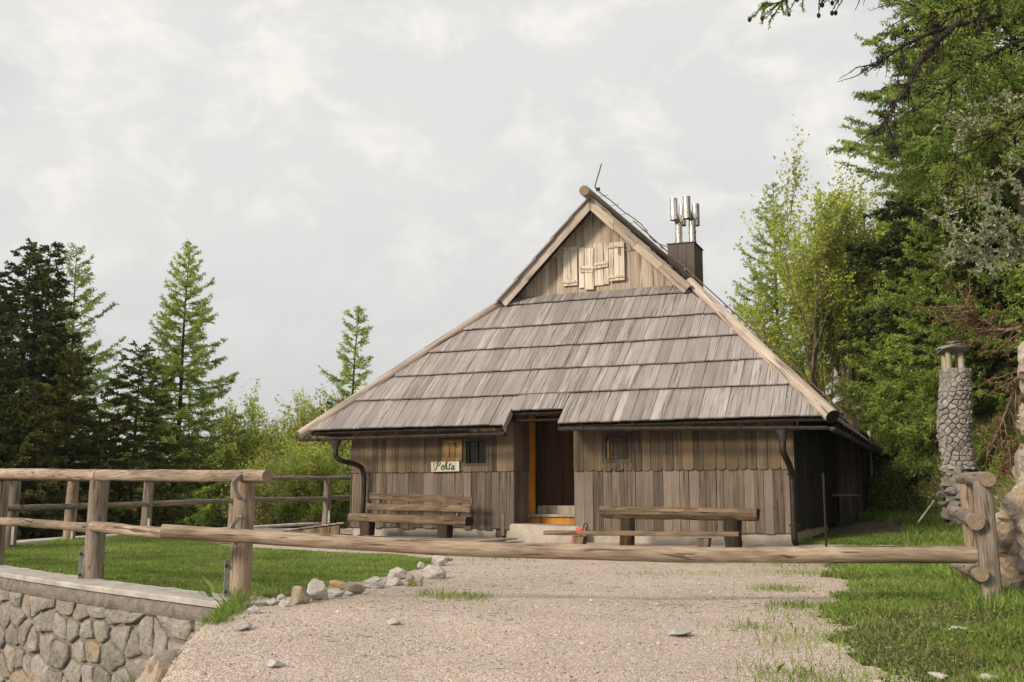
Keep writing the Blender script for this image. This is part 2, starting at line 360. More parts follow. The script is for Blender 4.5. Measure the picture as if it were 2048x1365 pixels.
def bark(name, c0, c1):
    m = newmat(name); v = coords('Object', (6, 6, 1.2)); a = nz(v, 1.5, 6, .65); finish(ramp(a, (.35, c0), (.65, c1)), .95, a, .8, .03, .1); return m
M_bark = bark('conifer bark', (.035, .026, .02), (.10, .078, .06))
M_barkl = bark('pale bark', (.12, .09, .068), (.28, .22, .165))
M_barkd = bark('dark lichen bark', (.022, .018, .016), (.07, .058, .052))
# ------------------------------------------------------------------ terrain
EDGE = np.array([(-1.2, -30), (-1.3, 3), (-1.97, 6.1), (-2.33, 7.9), (-2.55, 10.25), (-4.9, 12.55), (-7.15, 15.05), (-9.3, 17.6), (-9.9, 20.2), (-9.7, 22.7), (-8.7, 24.7), (-5.4, 30.2), (-2.6, 37), (4, 47), (14, 60), (40, 120)], float)
BANK = np.array([(3.4, -30), (3.6, 0), (4.5, 6), (4.9, 8.6), (5.7, 11), (7.1, 16), (9.3, 22), (10.7, 26), (10.9, 29), (9.6, 33), (7.6, 36), (6.6, 42), (5, 60), (4, 140)], float)
def sdist(x, y, P):                    # + on the right-hand side of the path
    x = np.asarray(x, float); y = np.asarray(y, float); best = np.full(x.shape, 1e9); sg = np.ones(x.shape); tt = np.zeros(x.shape)
    for i in range(len(P)-1):
        a, b = P[i], P[i+1]; d = b-a; l2 = d@d
        t = np.clip(((x-a[0])*d[0]+(y-a[1])*d[1])/l2, 0, 1); px, py = a[0]+t*d[0], a[1]+t*d[1]
        q = np.hypot(x-px, y-py); c = d[0]*(y-py)-d[1]*(x-px); m = q < best-1e-9
        best = np.where(m, q, best); sg = np.where(m, np.where(c < 0, 1, -1), sg)
    return best*sg
def sstep(a, b, x): t = np.clip((x-a)/(b-a), 0, 1); return t*t*(3-2*t)
def wav(x, y, s, ph=0): return np.sin(x*s+ph+1.7*np.sin(y*s*.7+ph))*np.cos(y*s*.9+ph*1.3+1.3*np.sin(x*s*.6))
def ground(x, y):
    x = np.asarray(x, float); y = np.asarray(y, float)
    z = -.075*np.clip(9-y, 0, 40)
    a = ct*(x-X0)-st*(y-Y0); b = st*(x-X0)+ct*(y-Y0)
    z = z+np.clip(b+.5, 0, 14)*.052*sstep(9.5, 11.5, a)
    z = z+sstep(17, 30, y)*.22*sstep(-3, -7, x)
    z = z+.012*wav(x, y, 1.9)+.008*wav(x, y, 4.7, 2)
    dB = sdist(x, y, BANK)
    ks = 1.15*(1-sstep(27, 38, y))+.33*sstep(27, 38, y)
    rise = np.where(dB > 0, np.minimum(dB, 4.5)*ks+np.clip(dB-4.5, 0, 40)*.42, 0)*sstep(0, .8, dB)
    zin = z+rise+sstep(0, 2, dB)*(.22*wav(x, y, 1.3, 1)+.12*wav(x, y, 3.1, 4))
    dE = -sdist(x, y, EDGE)
    soft = 1-sstep(10.0, 10.4, y)
    wdt = .16+.42*soft; dK = dE-.06*(1-soft)
    zo = -1.38-.15*np.clip(dE, 0, 25)-.09*np.clip(dE-25, 0, 90)+.12*wav(x, y, .9)*sstep(1, 3, dE)
    zo = zo+.62*np.exp(-((x+3.45)**2+(y-10.25)**2)/.30)
    k = sstep(0, 1, dK/wdt)
    return zin*(1-k)+zo*k
def gz(x, y): return float(ground(np.array([x]), np.array([y]))[0])

def axis(lo, hi, step, far_lo, far_hi, g=1.16):
    a = list(np.arange(lo, hi+1e-6, step)); s = step
    while a[-1] < far_hi: s *= g; a.append(a[-1]+s)
    s = step
    while a[0] > far_lo: s *= g; a.insert(0, a[0]-s)
    return np.array(a)
xs = axis(-11, 12, .09, -1500, 1500); ys = axis(3.5, 30, .09, -60, 2500)
GX, GY = np.meshgrid(xs, ys); GZ = ground(GX, GY)
Ht = lambda x, y: (ct*(x-X0)-st*(y-Y0), st*(x-X0)+ct*(y-Y0))
def nfield(x, y, s, ph): return .5*wav(x, y, s, ph)+.3*wav(x, y, s*2.3, ph+3)+.2*wav(x, y, s*5.1, ph+5)
LAWNLINE = np.array([(-2.35, 10.3), (-2.05, 11.2), (-1.85, 12.4), (-1.55, 13.8), (-1.25, 15.2), (-.9, 16.9), (-2.2, 18.6), (-5.0, 20.5), (-7.0, 23.0), (-8.5, 25.5)], float)
def zone(x, y):
    """0 soil and undergrowth, 1 gravel, 2 lawn"""
    a, b = Ht(x, y); dE = -sdist(x, y, EDGE); dB = sdist(x, y, BANK)
    lawn = (sdist(x, y, LAWNLINE) < 0) & (dE < -.2) & (y > 10.3) & (y < 26) & ~((np.hypot(x+2.62, y-10.48) < .3))
    n = nfield(x, y, 1.4, 0)
    # right-hand turf: boundary from the foreground to the hut corner
    xb = np.interp(y, [3, 6.7, 7.7, 8.6, 10, 11.5, 13.3, 15, 17, 19, 22], [1.9, 2.2, 2.4, 2.65, 3.05, 3.5, 3.95, 4.3, 4.8, 5.6, 7.0])
    turf = (x > xb+.35*n+.12*nfield(x, y, 5.5, 2)) & (y < 21.5)
    yard = (b > .2) & (a > 10) & (y >= 20)
    dirt = yard & (b > 3.2+.5*n) & (b < 6.6+.6*n) & (a < 15)
    z = np.where(dE > np.where(y < 10.4, .22+.2*n, .1), 0, np.where(dB > .9+.4*n, 0, np.where(lawn | turf | (yard & ~dirt), 2, 1)))
    z = np.where((y > 34), 0, z)
    z = np.where((z == 1) & dirt, 3, z)
    return z
ZN = zone(.25*(GX[:-1, :-1]+GX[1:, :-1]+GX[:-1, 1:]+GX[1:, 1:]), .25*(GY[:-1, :-1]+GY[1:, :-1]+GY[:-1, 1:]+GY[1:, 1:]))
ny, nx_ = GX.shape; I = np.arange(ny*nx_).reshape(ny, nx_)
Q = np.stack([I[:-1, :-1], I[:-1, 1:], I[1:, 1:], I[1:, :-1]], -1).reshape(-1, 4); zf = ZN.ravel(); VV = np.stack([GX, GY, GZ], -1).reshape(-1, 3)
def sub(sel):
    q = Q[sel]; u, inv = np.unique(q, return_inverse=True); mb = MB(); mb.add(VV[u], inv.reshape(-1, 4)); return mb
m_ = newmat('soil'); p_ = worldpos(); a_ = nz(p_, 1.2, 8, .65); c_ = ramp(a_, (.35, (.06, .055, .028)), (.5, (.12, .10, .055)), (.66, (.26, .20, .135)))
finish(c_, .95, nz(p_, 8, 8, .7), 1.0, .06, .1); M_soil = m_
m_ = newmat('gravel'); p_ = worldpos()
def vor(vec, sc, out_='Distance', f='F1', rnd=1.0):
    n = N('ShaderNodeTexVoronoi', feature=f); n.inputs['Scale'].default_value = sc; n.inputs['Randomness'].default_value = rnd; L(vec, n.inputs[0]); return n.outputs[out_]
v1 = vor(p_, 62); v1c = vor(p_, 62, 'Color'); v2 = vor(p_, 120); v2c = vor(p_, 120, 'Color')
sp_ = N('ShaderNodeSeparateColor'); L(v1c, sp_.inputs[0]); sq_ = N('ShaderNodeSeparateColor'); L(v2c, sq_.inputs[0])
c_ = ramp(sp_.outputs[0], (0., (.45, .36, .29)), (.35, (.65, .53, .45)), (.7, (.77, .655, .57)), (1., (.76, .68, .59)))
c2_ = ramp(sq_.outputs[0], (0., (.33, .26, .21)), (.5, (.65, .54, .455)), (1., (.69, .60, .51)))
c_ = mixc(ramp(nz(p_, 25, 2, .5), (.42, 0.), (.58, 1.)), c_, c2_)
lg = nz(p_, .45, 5, .6, .6); c_ = scalec(c_, mathn('ADD', mathn('MULTIPLY', lg, .75), .66)); wet = ramp(nz(p_, 1.3, 6, .65), (.54, 0.), (.70, .38)); c_ = mixc(wet, c_, (.30, .235, .18))
fines = ramp(nz(p_, 3.1, 5, .6), (.5, 0.), (.7, .45)); c_ = mixc(fines, c_, (.67, .555, .475))
gap = ramp(v1, (.35, 0.), (.62, 1.)); c_ = mixc(mathn('MULTIPLY', gap, .45), c_, (.17, .13, .11))
h_ = mathn('ADD', mathn('MULTIPLY', mathn('SUBTRACT', 1.0, v1), .9), mathn('MULTIPLY', mathn('SUBTRACT', 1.0, v2), .4))
finish(c_, .95, h_, .8, .012, .15); M_gravel = m_
m_ = newmat('lawn soil'); p_ = worldpos(); a_ = nz(p_, 1.6, 7, .65); c_ = ramp(a_, (.32, (.04, .075, .014)), (.52, (.075, .115, .022)), (.66, (.20, .17, .085)))
finish(c_, .95, nz(p_, 40, 5, .7), 1.0, .02, .1); M_lawn = m_
tag(sub(zf == 0).build('ground', M_soil, smooth=True), kind='structure')
tag(sub(zf == 1).build('gravel_yard', M_gravel, smooth=True), kind='structure')
m_ = newmat('dirt'); p_ = worldpos(); a_ = nz(p_, 3, 7, .65); finish(ramp(a_, (.35, (.085, .065, .05)), (.65, (.21, .17, .14))), .95, nz(p_, 14, 6, .7), 1.0, .04, .1)
tag(sub(zf == 3).build('dirt_path', m_, smooth=True), kind='structure')
tag(sub(zf == 2).build('lawn', M_lawn, smooth=True), kind='structure')
# far hills
def hills(name, Yc, zb, amp, seed, mat, x0=-1600, x1=1600):
    X = np.linspace(x0, x1, 120); mb = MB(); rows = []
    for k, (dy, kk) in enumerate([(-260, 0), (-170, .35), (-90, .75), (0, 1), (160, .8), (500, 0)]):
        z = zb-20+kk*(20+amp*(.75+.25*np.sin(X*.0042+seed)+.16*np.sin(X*.011+seed*2)+.07*np.sin(X*.031+seed*3))*(1+.0*X))
        rows.append(np.stack([X, np.full(120, Yc+dy)+40*np.sin(X*.01+k), z], 1))
    V = np.concatenate(rows); i = np.arange(119)
    q = np.concatenate([np.stack([r*120+i, r*120+i+1, (r+1)*120+i+1, (r+1)*120+i], 1) for r in range(5)])
    mb.add(V, q); return tag(mb.build(name, mat, smooth=True), kind='structure')
m_ = newmat('wooded hill'); p_ = worldpos(); a_ = nz(p_, .05, 8, .75); finish(ramp(a_, (.4, (.02, .035, .018)), (.6, (.06, .09, .03))), .95, a_, 1, 4, .05); M_hill = m_
hills('hills', 1300, -20, 120, 1.0, M_hill); hills('hills', 620, -24, 44, 3.0, M_hill)

# ------------------------------------------------------------------ the hut
hut = thing('wooden_hut', 'grey shingled alpine wooden hut with steep roof and small boarded gable', 'hut', (X0, Y0, 0), -TH)
W, D_ = 10.465, 13.9
XL, XR, OE, ZE = -.874, 11.328, .751, 2.543
GL, GR, YG, ZG = 2.788, 7.711, 3.138, 6.205
XC, ZR = 5.247, 8.663
SEAM, ZF, ZT = 1.58, .27, 2.75
def part(name, fn, mat, M=None, parent=hut):
    mb = MB(); fn(mb); return mb.build(name, mat, parent, M)
def pbox(name, x0, x1, y0, y1, z0, z1, mat, parent=hut, M=None): return part(name, lambda mb: box(mb, x0, x1, y0, y1, z0, z1), mat, M, parent)
def wplank(name, x0, x1, z0, z1, y, t, mat, parent=hut, M=None, foot='flat', wob=.004):
    """vertical board with its own origin and grain along local Z"""
    g = .003; x0 += g; x1 -= g; wd = x1-x0; c = min(.07, wd*.36); h = z1-z0; r = lambda: random.uniform(-wob, wob)
    c *= .72
    if foot == 'round': p = [(0, c), (c*.35, c*.35), (c, 0), (wd-c, 0), (wd-c*.35, c*.35), (wd, c)]
    elif foot == 'point': p = [(0, c*.5), (c*.6, 0), (wd-c*.2, r()), (wd, c*.2)]
    else: p = [(0, r()), (wd, r())]
    p += [(wd+r(), h), (r(), h)]
    base = Matrix.Translation((x0, y+random.uniform(-.006, .004), z0)) @ Matrix.Rotation(random.uniform(-.004, .004), 4, 'Y')
    if M is not None: base = M @ base
    return plank(name, p, t*random.uniform(.85, 1.2), mat, parent, base)
def boards(a0, a1, z0, z1, y, t, mat, wmin, wmax, holes=(), foot='flat', M=None, dz=0.0, name='wall_board', extra=()):
    xs_ = [a0]
    marks = sorted([h[0] for h in holes]+[h[1] for h in holes]+list(extra)+[a1])
    while xs_[-1] < a1-1e-6:
        n = xs_[-1]+random.uniform(wmin, wmax)
        nxt = [m for m in marks if m > xs_[-1]+1e-6][0]
        if n > nxt-wmin*.55: n = nxt
        xs_.append(n)
    for p, q in zip(xs_, xs_[1:]):
        ft = foot(p) if callable(foot) else foot
        zz = z0+random.uniform(-dz, dz); mid = (p+q)/2; hh = [h for h in holes if h[0] < mid < h[1] and h[2] < z1 and h[3] > z0]
        if hh:
            h = hh[0]
            if h[2] > zz+.05: wplank(name, p, q, zz, h[2], y, t, mat, foot=ft, M=M)
            if h[3] < z1-.05: wplank(name, p, q, h[3], z1, y, t, mat, M=M)
        else: wplank(name, p, q, zz, z1, y, t, mat, foot=ft, M=M)
RA0, RA1 = 4.24, 5.72                                        # recess
W1 = (2.98, 3.63, 1.71, 2.36); W2 = (6.37, 7.05, 1.74, 2.41)
upfoot = lambda a: 'round' if a > 5.6 else random.choice(['point', 'point', 'flat'])
boards(-.03, RA0+.02, SEAM, ZT, -.045, .024, M_wallup, .15, .26, [W1], upfoot, dz=.012)
boards(RA1-.02, W+.03, SEAM-.02, ZT, -.045, .024, M_wallup, .19, .27, [W2], upfoot, dz=.006)
boards(-.03, RA0+.01, ZF, SEAM+.06, -.012, .022, M_wall, .13, .25, dz=.03)
boards(RA1-.02, W+.03, ZF-.03, SEAM+.06, -.012, .022, M_wall, .15, .25, dz=.012)
wplank('wall_board', 3.93, 4.02, .12, .62, -.04, .02, M_wall); wplank('wall_board', 3.79, 3.98, -.05, .24, -.02, .03, M_wall)
# corner boards
for a in (-.05, W+.03): pbox('corner_board', a, a+.022, -.06, .06, ZF-.02, ZT, M_wall)
# side wall planks (dark), local X runs along b
SM = frame((W+.02, 0, 0), (0, 1, 0), (-1, 0, 0), (0, 0, 1))
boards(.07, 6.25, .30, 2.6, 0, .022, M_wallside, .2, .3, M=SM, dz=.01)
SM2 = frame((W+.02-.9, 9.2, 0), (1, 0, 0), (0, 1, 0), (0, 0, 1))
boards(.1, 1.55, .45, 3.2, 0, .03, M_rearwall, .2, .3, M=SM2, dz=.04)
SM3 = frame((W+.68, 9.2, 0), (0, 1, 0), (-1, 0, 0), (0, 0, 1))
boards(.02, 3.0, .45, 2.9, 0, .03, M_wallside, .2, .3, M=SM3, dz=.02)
# sheathing behind the boards, with openings
def shell(mb):
    B = lambda a0, a1, z0, z1: box(mb, a0, a1, 0.0, .12, z0, z1)
    B(0, W1[0], .3, 2.9); B(W1[1], RA0-.002, .3, 2.9); B(W1[0], W1[1], .3, W1[2]); B(W1[0], W1[1], W1[3], 2.9)
    B(RA1+.002, W2[0], .3, 2.9); B(W2[1], W, .3, 2.9); B(W2[0], W2[1], .3, W2[2]); B(W2[0], W2[1], W2[3], 2.9)
    box(mb, 0, .12, .12, D_, .3, 2.9); box(mb, W-.12, W, .12, 9.2, .3, 2.9)
    box(mb, W-.88, W+.66, 9.23, 9.33, .4, 3.1); box(mb, W+.56, W+.66, 9.33, 12.6, .4, 2.9)
    box(mb, .12, W, D_-.12, D_, .3, 2.9)
part('wall', shell, M_wallside)
# foundation
M_f = M_conc
pbox('foundation', 0.0, 3.78, .01, .3, -.3, .31, M_f); pbox('foundation', 4.02, RA0-.04, .01, .3, -.3, .31, M_f)
pbox('foundation', RA1+.04, W, .01, .3, -.3, .29, M_f); pbox('foundation', W-.3, W+.01, .3, 6.25, -.3, .34, M_f); pbox('foundation', 0, .3, .3, D_, -.6, .31, M_f)
pbox('foundation', W-.9, W+.7, 9.22, 12.6, -.1, .5, M_f)
# doorstep
def stepf(mb): prism(mb, [(RA0-.03, -.3), (RA1+.30, -.3), (RA1+.30, .30), (RA1+.26, .345), (RA0+.02, .40), (RA0-.03, .36)], -.22, .98, bev=.015)
part('doorstep', stepf, M_conc)
# recess side walls and ceiling
RM = frame((RA0, .0, 0), (0, 1, 0), (-1, 0, 0), (0, 0, 1))
boards(-.02, .9, SEAM+.02, 3.12, 0, .02, M_wall, .4, .5, M=RM, name='recess_board'); boards(-.02, .9, .36, SEAM+.05, .012, .02, M_wall, .4, .5, M=RM, name='recess_board')
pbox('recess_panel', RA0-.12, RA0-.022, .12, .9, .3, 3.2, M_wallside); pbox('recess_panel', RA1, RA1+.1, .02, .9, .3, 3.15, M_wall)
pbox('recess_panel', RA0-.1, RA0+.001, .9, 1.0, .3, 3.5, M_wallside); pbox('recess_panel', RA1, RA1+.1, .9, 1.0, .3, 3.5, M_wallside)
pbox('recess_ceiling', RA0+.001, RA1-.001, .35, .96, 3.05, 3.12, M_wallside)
# door frame
df = pbox('door_frame', RA0+.003, RA0+.15, .88, .99, .55, 3.04, M_orange)
part('jamb', lambda mb: box(mb, RA1-.15, RA1-.003, .88, .99, .55, 3.04), M_orange, None, df)
part('lintel', lambda mb: box(mb, RA0+.15, RA1-.15, .89, .99, 2.92, 3.04), M_orange, None, df)
part('threshold', lambda mb: box(mb, RA0+.003, RA1-.003, .80, 1.02, .545, .60), M_deck, None, df)
part('kick_board', lambda mb: box(mb, RA0+.003, RA1-.003, .86, .92, .37, .543), M_orange, None, df)
part('inner_step', lambda mb: box(mb, RA0+.15, RA1-.01, 1.10, 1.22, .60, .80), M_deck, None, df)
# hallway behind the door
hall = part('hallway', lambda mb: (box(mb, RA0-.3, RA1+.9, 1.0, 2.2, .35, .545), box(mb, RA0-.3, RA1+.9, 1.0, 2.2, 3.05, 3.15), box(mb, RA0-.4, RA0-.3, 1.0, 2.3, .3, 3.2), box(mb, RA1+.9, RA1+1.0, 1.0, 2.3, .3, 3.2)), M_inner)
x = RA0-.3
while x < RA1+.85:
    w_ = .17; mb = MB(); prism(mb, rect(.003, w_-.003, 0, 2.4), -.02, 0, bev=.004); mb.build('panel', M_inner, hall, T3(x, 1.9 if True else 2, .62)); x += w_
pbox('notice_plate', 5.38, 5.56, 1.84, 1.862, 2.16, 2.32, M_plate, hall)
# windows
def window(Wd, fw, tilt=None):
    a0, a1, z0, z1 = Wd
    f = part('window', lambda mb: (box(mb, a0, a0+fw, -.075, .06, z0, z1), box(mb, a1-fw, a1, -.075, .06, z0, z1), box(mb, a0+fw, a1-fw, -.075, .06, z0, z0+fw), box(mb, a0+fw, a1-fw, -.075, .06, z1-fw, z1)), M_frame)
    part('pane', lambda mb: box(mb, a0+fw, a1-fw, .05, .058, z0+fw, z1-fw), M_glass, None, f)
    part('dark_room_sheet', lambda mb: (box(mb, a0-.05, a1+.05, .45, .47, z0-.05, z1+.05)), M_black, None, f)  # black sheet added behind the pane, its colour stands in for the unlit room
    return f
f1 = window(W1, .065)
part('inner_frame', lambda mb: (box(mb, W1[0]+.07, W1[0]+.11, .0, .05, W1[2]+.07, W1[3]-.07), box(mb, W1[1]-.11, W1[1]-.07, .0, .05, W1[2]+.07, W1[3]-.07), box(mb, W1[0]+.30, W1[0]+.33, .0, .05, W1[2]+.07, W1[3]-.07)), M_frame, None, f1)
f2 = window(W2, .085)
sx = W2[0]+.10
for k, w_ in enumerate((.15, .16, .15)):
    wplank('shutter_board', sx, sx+w_, W2[2]+.1, W2[3]-.1, .02, .02, M_frame, parent=f2); sx += w_
for z in (W2[2]+.2, W2[3]-.22): part('shutter_batten', lambda mb: box(mb, W2[0]+.12, W2[0]+.36, -.025, -.004, z-.03, z+.03), M_wallup, None, f2)
pbox('shutter_batten', W2[0]+.10, W2[0]+.15, -.03, -.004, W2[2]+.1, W2[3]-.18, M_shutter, f2)
def shutter(a0, a1, z0, z1, y, n, mat, bh=.06, hinge=True):
    s = part('shutter', lambda mb: box(mb, a0+.002, a1-.002, y-.004, y+.006, z0+.002, z1-.002), mat)
    w_ = (a1-a0)/n
    for k in range(n): wplank('shutter_board', a0+k*w_, a0+(k+1)*w_, z0, z1, y-.006, .018, mat, parent=s)
    for zz in (z0+.1*(z1-z0), z1-.12*(z1-z0)):
        part('batten', lambda mb: box(mb, a0-.006, a1+.006, y-.055, y-.03, zz-bh/2, zz+bh/2), mat, None, s)
        for xx in (a0+.04, (a0+a1)/2, a1-.04):
            pass
        part('nail', lambda mb: [box(mb, xx-.009, xx+.009, y-.062, y-.055, zz-.009, zz+.009) for xx in (a0+.04, (a0+a1)/2, a1-.04)], M_iron, None, s)
    if hinge: part('latch', lambda mb: (box(mb, a0+.66*(a1-a0), a0+.72*(a1-a0), y-.075, y-.062, z1-.35*(z1-z0), z1-.14*(z1-z0))), M_iron, None, s)
    return s
shutter(2.47, 2.96, 1.82, 2.34, -.09, 3, M_shutter)
# gable wall
GB = 3.28
gy = YG+.14
tri = []
def gable_edge(a, inset=.0):        # height of the roof underside over a
    k = (ZR-ZG)/(XC-GL); return ZR-abs(a-XC)*k-.10
gp = [onB(*p, GB) for p in ((1128, 497), (1157, 572), (1220, 488), (1252, 562), (1157, 492), (1219, 576))]
x = GL-.1
while x < GR+.1:
    w_ = random.uniform(.17, .30); pl = clip(clip(rect(x, x+w_, ZG-.06, ZR), -(ZR-ZG)/(XC-GL), 1, ZR-.08-XC*(ZR-ZG)/(XC-GL)), (ZR-ZG)/(GR-XC), 1, ZR-.08+XC*(ZR-ZG)/(GR-XC))
    if len(pl) > 2 and area(pl) > .01:
        zc = 7.33
        cx, cz = x, min(p[1] for p in pl)
        P = [(p[0]-cx, p[1]-cz) for p in pl]
        # a course of shorter boards above the hatch height
        lo = clip(P, 0, 1, zc-cz); hi = clip(P, 0, -1, -(zc-cz-.03))
        for q, yy in ((lo, 0), (hi, -.03)):
            if len(q) > 2 and area(q) > .004: plank('gable_board', q, .022, M_gable, hut, T3(cx, GB+yy+random.uniform(-.005, .005), cz) @ Matrix.Rotation(random.uniform(-.006, .006), 4, 'Y'))
    x += w_+.002
part('gable_wall', lambda mb: prism(mb, [(GL+.05, ZG-.05), (GR-.05, ZG-.05), (XC, ZR-.15)], GB+.02, GB+.08), M_wallside)
shutter(gp[0][0], gp[1][0], gp[1][1], gp[0][1], GB-.06, 3, M_pale, .055, False)
shutter(gp[2][0], gp[3][0], gp[3][1], gp[2][1], GB-.10, 3, M_pale, .055, True)
hatch = part('loft_hatch', lambda mb: box(mb, gp[4][0]+.02, gp[5][0]-.02, GB-.034, GB-.028, gp[5][1]+.06, gp[4][1]-.05), M_wallside)
def gplank(u0, v0, u1, v1, y, rot=0):
    a0, z1 = onB(u0, v0, y); a1, z0 = onB(u1, v1, y); wd, h = a1-a0, z1-z0
    return plank('hatch_board', rect(0, wd, 0, h), .024, M_pale, hatch, T3(a0, y, z0) @ Matrix.Rotation(rot, 4, 'Y'))
gplank(1158, 496, 1169, 576, GB-.05); gplank(1169, 498, 1188, 579, GB-.075, .01); gplank(1188, 488, 1208, 571, GB-.045, -.01); gplank(1208, 486, 1218, 569, GB-.05)
for (u0, v0, u1, v1, r_) in ((1160, 533, 1187, 539, -.10), (1160, 537, 1186, 543, -.10), (1189, 527, 1217, 532, .08), (1189, 531, 1216, 536, .08)):
    a0, z1 = onB(u0, v0, GB-.1); a1, z0 = onB(u1, v1, GB-.1)
    plank('cleat', rect(0, a1-a0, 0, z1-z0), .02, M_pale, hatch, T3(a0, GB-.1, z0) @ Matrix.Rotation(-r_, 4, 'Y'))
# ---- roof
ph = math.atan2(ZG-ZE, YG+OE); cp, sp = math.cos(ph), math.sin(ph); SL = math.hypot(ZG-ZE, YG+OE)
FM = frame((0, -OE, ZE), (1, 0, 0), (0, sp, -cp), (0, cp, sp))     # front slope frame
CUT = (4.36, 5.60, .50)
def slope_clip(p, m=0):   # trapezoid in (a, s)
    p = clip(p, -1, (GL-XL)/SL, -XL-m); return clip(p, 1, (XR-GR)/SL, XR-m)
deck = MB()
for r_ in (rect(XL, CUT[0], 0, SL), rect(CUT[0], CUT[1], CUT[2], SL), rect(CUT[1], XR, 0, SL)): prism(deck, slope_clip(r_, .02), .03, .07, M=FM)
ps = math.atan2(ZR-ZE, XR-XC); SR = math.hypot(ZR-ZE, XR-XC); psl = math.atan2(ZR-ZE, XC-XL); SLL = math.hypot(ZR-ZE, XC-XL)
BE = D_+.75
RMt = frame((XR, 0, ZE), (0, 1, 0), (-math.sin(ps), 0, -math.cos(ps)), (-math.cos(ps), 0, math.sin(ps)))
LMt = frame((XL, 0, ZE), (0, -1, 0), (math.sin(psl), 0, -math.cos(psl)), (math.cos(psl), 0, math.sin(psl)))
RAKE = YG-.36
def side_poly(s_len, flip):
    sg = (ZG-ZE)/(ZR-ZE)*s_len; P = [(-OE, 0), (BE, 0), (BE-3.2, s_len), (RAKE, s_len), (RAKE, sg), (YG, sg)]
    return [(-x, z) for x, z in reversed(P)] if flip else P
prism(deck, side_poly(SR, False), .03, .07, M=RMt); prism(deck, side_poly(SLL, True), .03, .07, M=LMt)
B0, B1, B2, B3 = (XL, BE, ZE), (XR, BE, ZE), (XC+.1, BE-3.2, ZR-.1), (XC-.1, BE-3.2, ZR-.1); deck.add([B0, B1, B2, B3], [(3, 2, 1, 0)])
deck.build('roof_deck', M_wallside, hut)
# front courses of shingles
ses = [0]
for v in (793, 744, 698, 655, 611):
    r = ray(1080, v); n = Vector((0, -sp, cp)); 
    rl = Vector((ct*r[0]-st*r[1], st*r[0]+ct*r[1], r[2])); o_ = Vector((ct*(-X0)-st*(-Y0), st*(-X0)+ct*(-Y0), CAMH))
    t = (Vector((0, -OE, ZE))-o_).dot(n)/rl.dot(n); P = o_+rl*t; ses.append((Vector(P)-Vector((0, -OE, ZE))).dot(Vector((0, cp, sp))))
ses.append(SL+.08)
print('courses', [round(s_, 2) for s_ in ses], 'SL', round(SL, 2))
for k in range(len(ses)-1):
    s0, s1 = ses[k], min(ses[k+1]+.16, SL+.10); x = XL+.02
    while x < XR-.02:
        w_ = random.uniform(.17, .33)
        if k == 0:
            for e in CUT[:2]:
                if x < e-.001 < x+w_+.07: w_ = e-x
        z0 = s0+random.uniform(-.007, .007)+.012*math.sin(x*.9+k*2)
        if k == 0 and CUT[0]-.01 < x+w_/2 < CUT[1]+.01: z0 = CUT[2]+random.uniform(-.006, .006)
        P = slope_clip(rect(x, x+w_, z0, s1), .10)
        if len(P) > 2 and area(P) > .008:
            cx, cz = x+w_/2, z0
            g = .0035; P = [(p[0]-cx+(g if p[0]-cx < -w_/2+.001 else -g if p[0]-cx > w_/2-.001 else 0), p[1]-cz) for p in P]
            lift = math.atan2(.078, s1-s0)
            plank('roof_board', P, .032*random.uniform(.85, 1.2), M_roof, hut, FM @ T3(cx, -.070+random.uniform(-.006, .004), cz) @ Matrix.Rotation(-lift, 4, 'X') @ Matrix.Rotation(random.uniform(-.006, .006), 4, 'Y'), bev=.005)
        x += w_
pbox('eave_board', XL+.1, CUT[0]-.02, -OE+.10, -OE+.125, ZE-.03, ZE+.03, M_wallside); pbox('eave_board', CUT[1]+.02, XR-.1, -OE+.10, -OE+.125, ZE-.03, ZE+.03, M_wallside)
part('eave_side_board', lambda mb: prism(mb, [(-.10, -.13), (.52, -.13), (.52, .05), (-.10, .05)], 0, .03, M=FM @ frame((CUT[0]-.035, 0, 0), (0, 0, 1), (1, 0, 0), (0, 1, 0))), M_roof)
part('eave_side_board', lambda mb: prism(mb, [(-.03, -.05), (.52, -.05), (.52, .12), (-.03, .12)], 0, .03, M=FM @ frame((CUT[1]+.005, 0, 0), (0, 0, 1), (1, 0, 0), (0, 1, 0))), M_wallside)
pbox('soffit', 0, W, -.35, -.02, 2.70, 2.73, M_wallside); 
# rafter tails
for a in (-.45, .12, 1.3, 2.5, 3.7, 6.6, 7.8, 9.0, 10.2): part('rafter', lambda mb: prism(mb, [(.08, .08), (1.3, .08), (1.3, .22), (.22, .22), (.08, .15)], 0, .1, M=FM @ frame((a, 0, 0), (0, 0, 1), (1, 0, 0), (0, 1, 0))), M_stump)
# side slopes: courses joined, seen edge-on
def side_courses(M, s_len, flip, name):
    mb = MB(); sg = (ZG-ZE)/(ZR-ZE)*s_len; nk = 11; ds = s_len/nk
    for k in range(nk):
        s0, s1 = k*ds-(.06 if k == 0 else 0), min((k+1)*ds+.15, s_len); sm = s0
        b0 = -OE+(YG+OE)*max(sm, 0)/sg-.02 if s1 < sg+.2 else RAKE-.03
        if s0 > sg-.25: b0 = RAKE-.03
        b1 = BE-3.2*max(s0, 0)/s_len; x = b0
        while x < b1:
            w_ = random.uniform(.16, .3); P = rect(x+.004, min(x+w_, b1)-.004, s0+random.uniform(-.03, .03), s1)
            if s1 < sg+.2 and s0 <= sg-.25: P = clip(P, -1, (YG+OE)/sg, OE)
            if flip: P = [(-p[0], p[1]) for p in reversed(P)]
            if len(P) > 2:
                cz = s0; MM = M @ T3(0, -.045+random.uniform(-.01, .008), cz) @ Matrix.Rotation(-math.atan2(.05, s1-s0)+random.uniform(-.012, .006), 4, 'X')
                prism(mb, [(p[0], p[1]-cz) for p in P], -.026, 0, M=MM)
            x += w_
    return tag(mb.build(name, M_roofside, hut), kind='stuff')
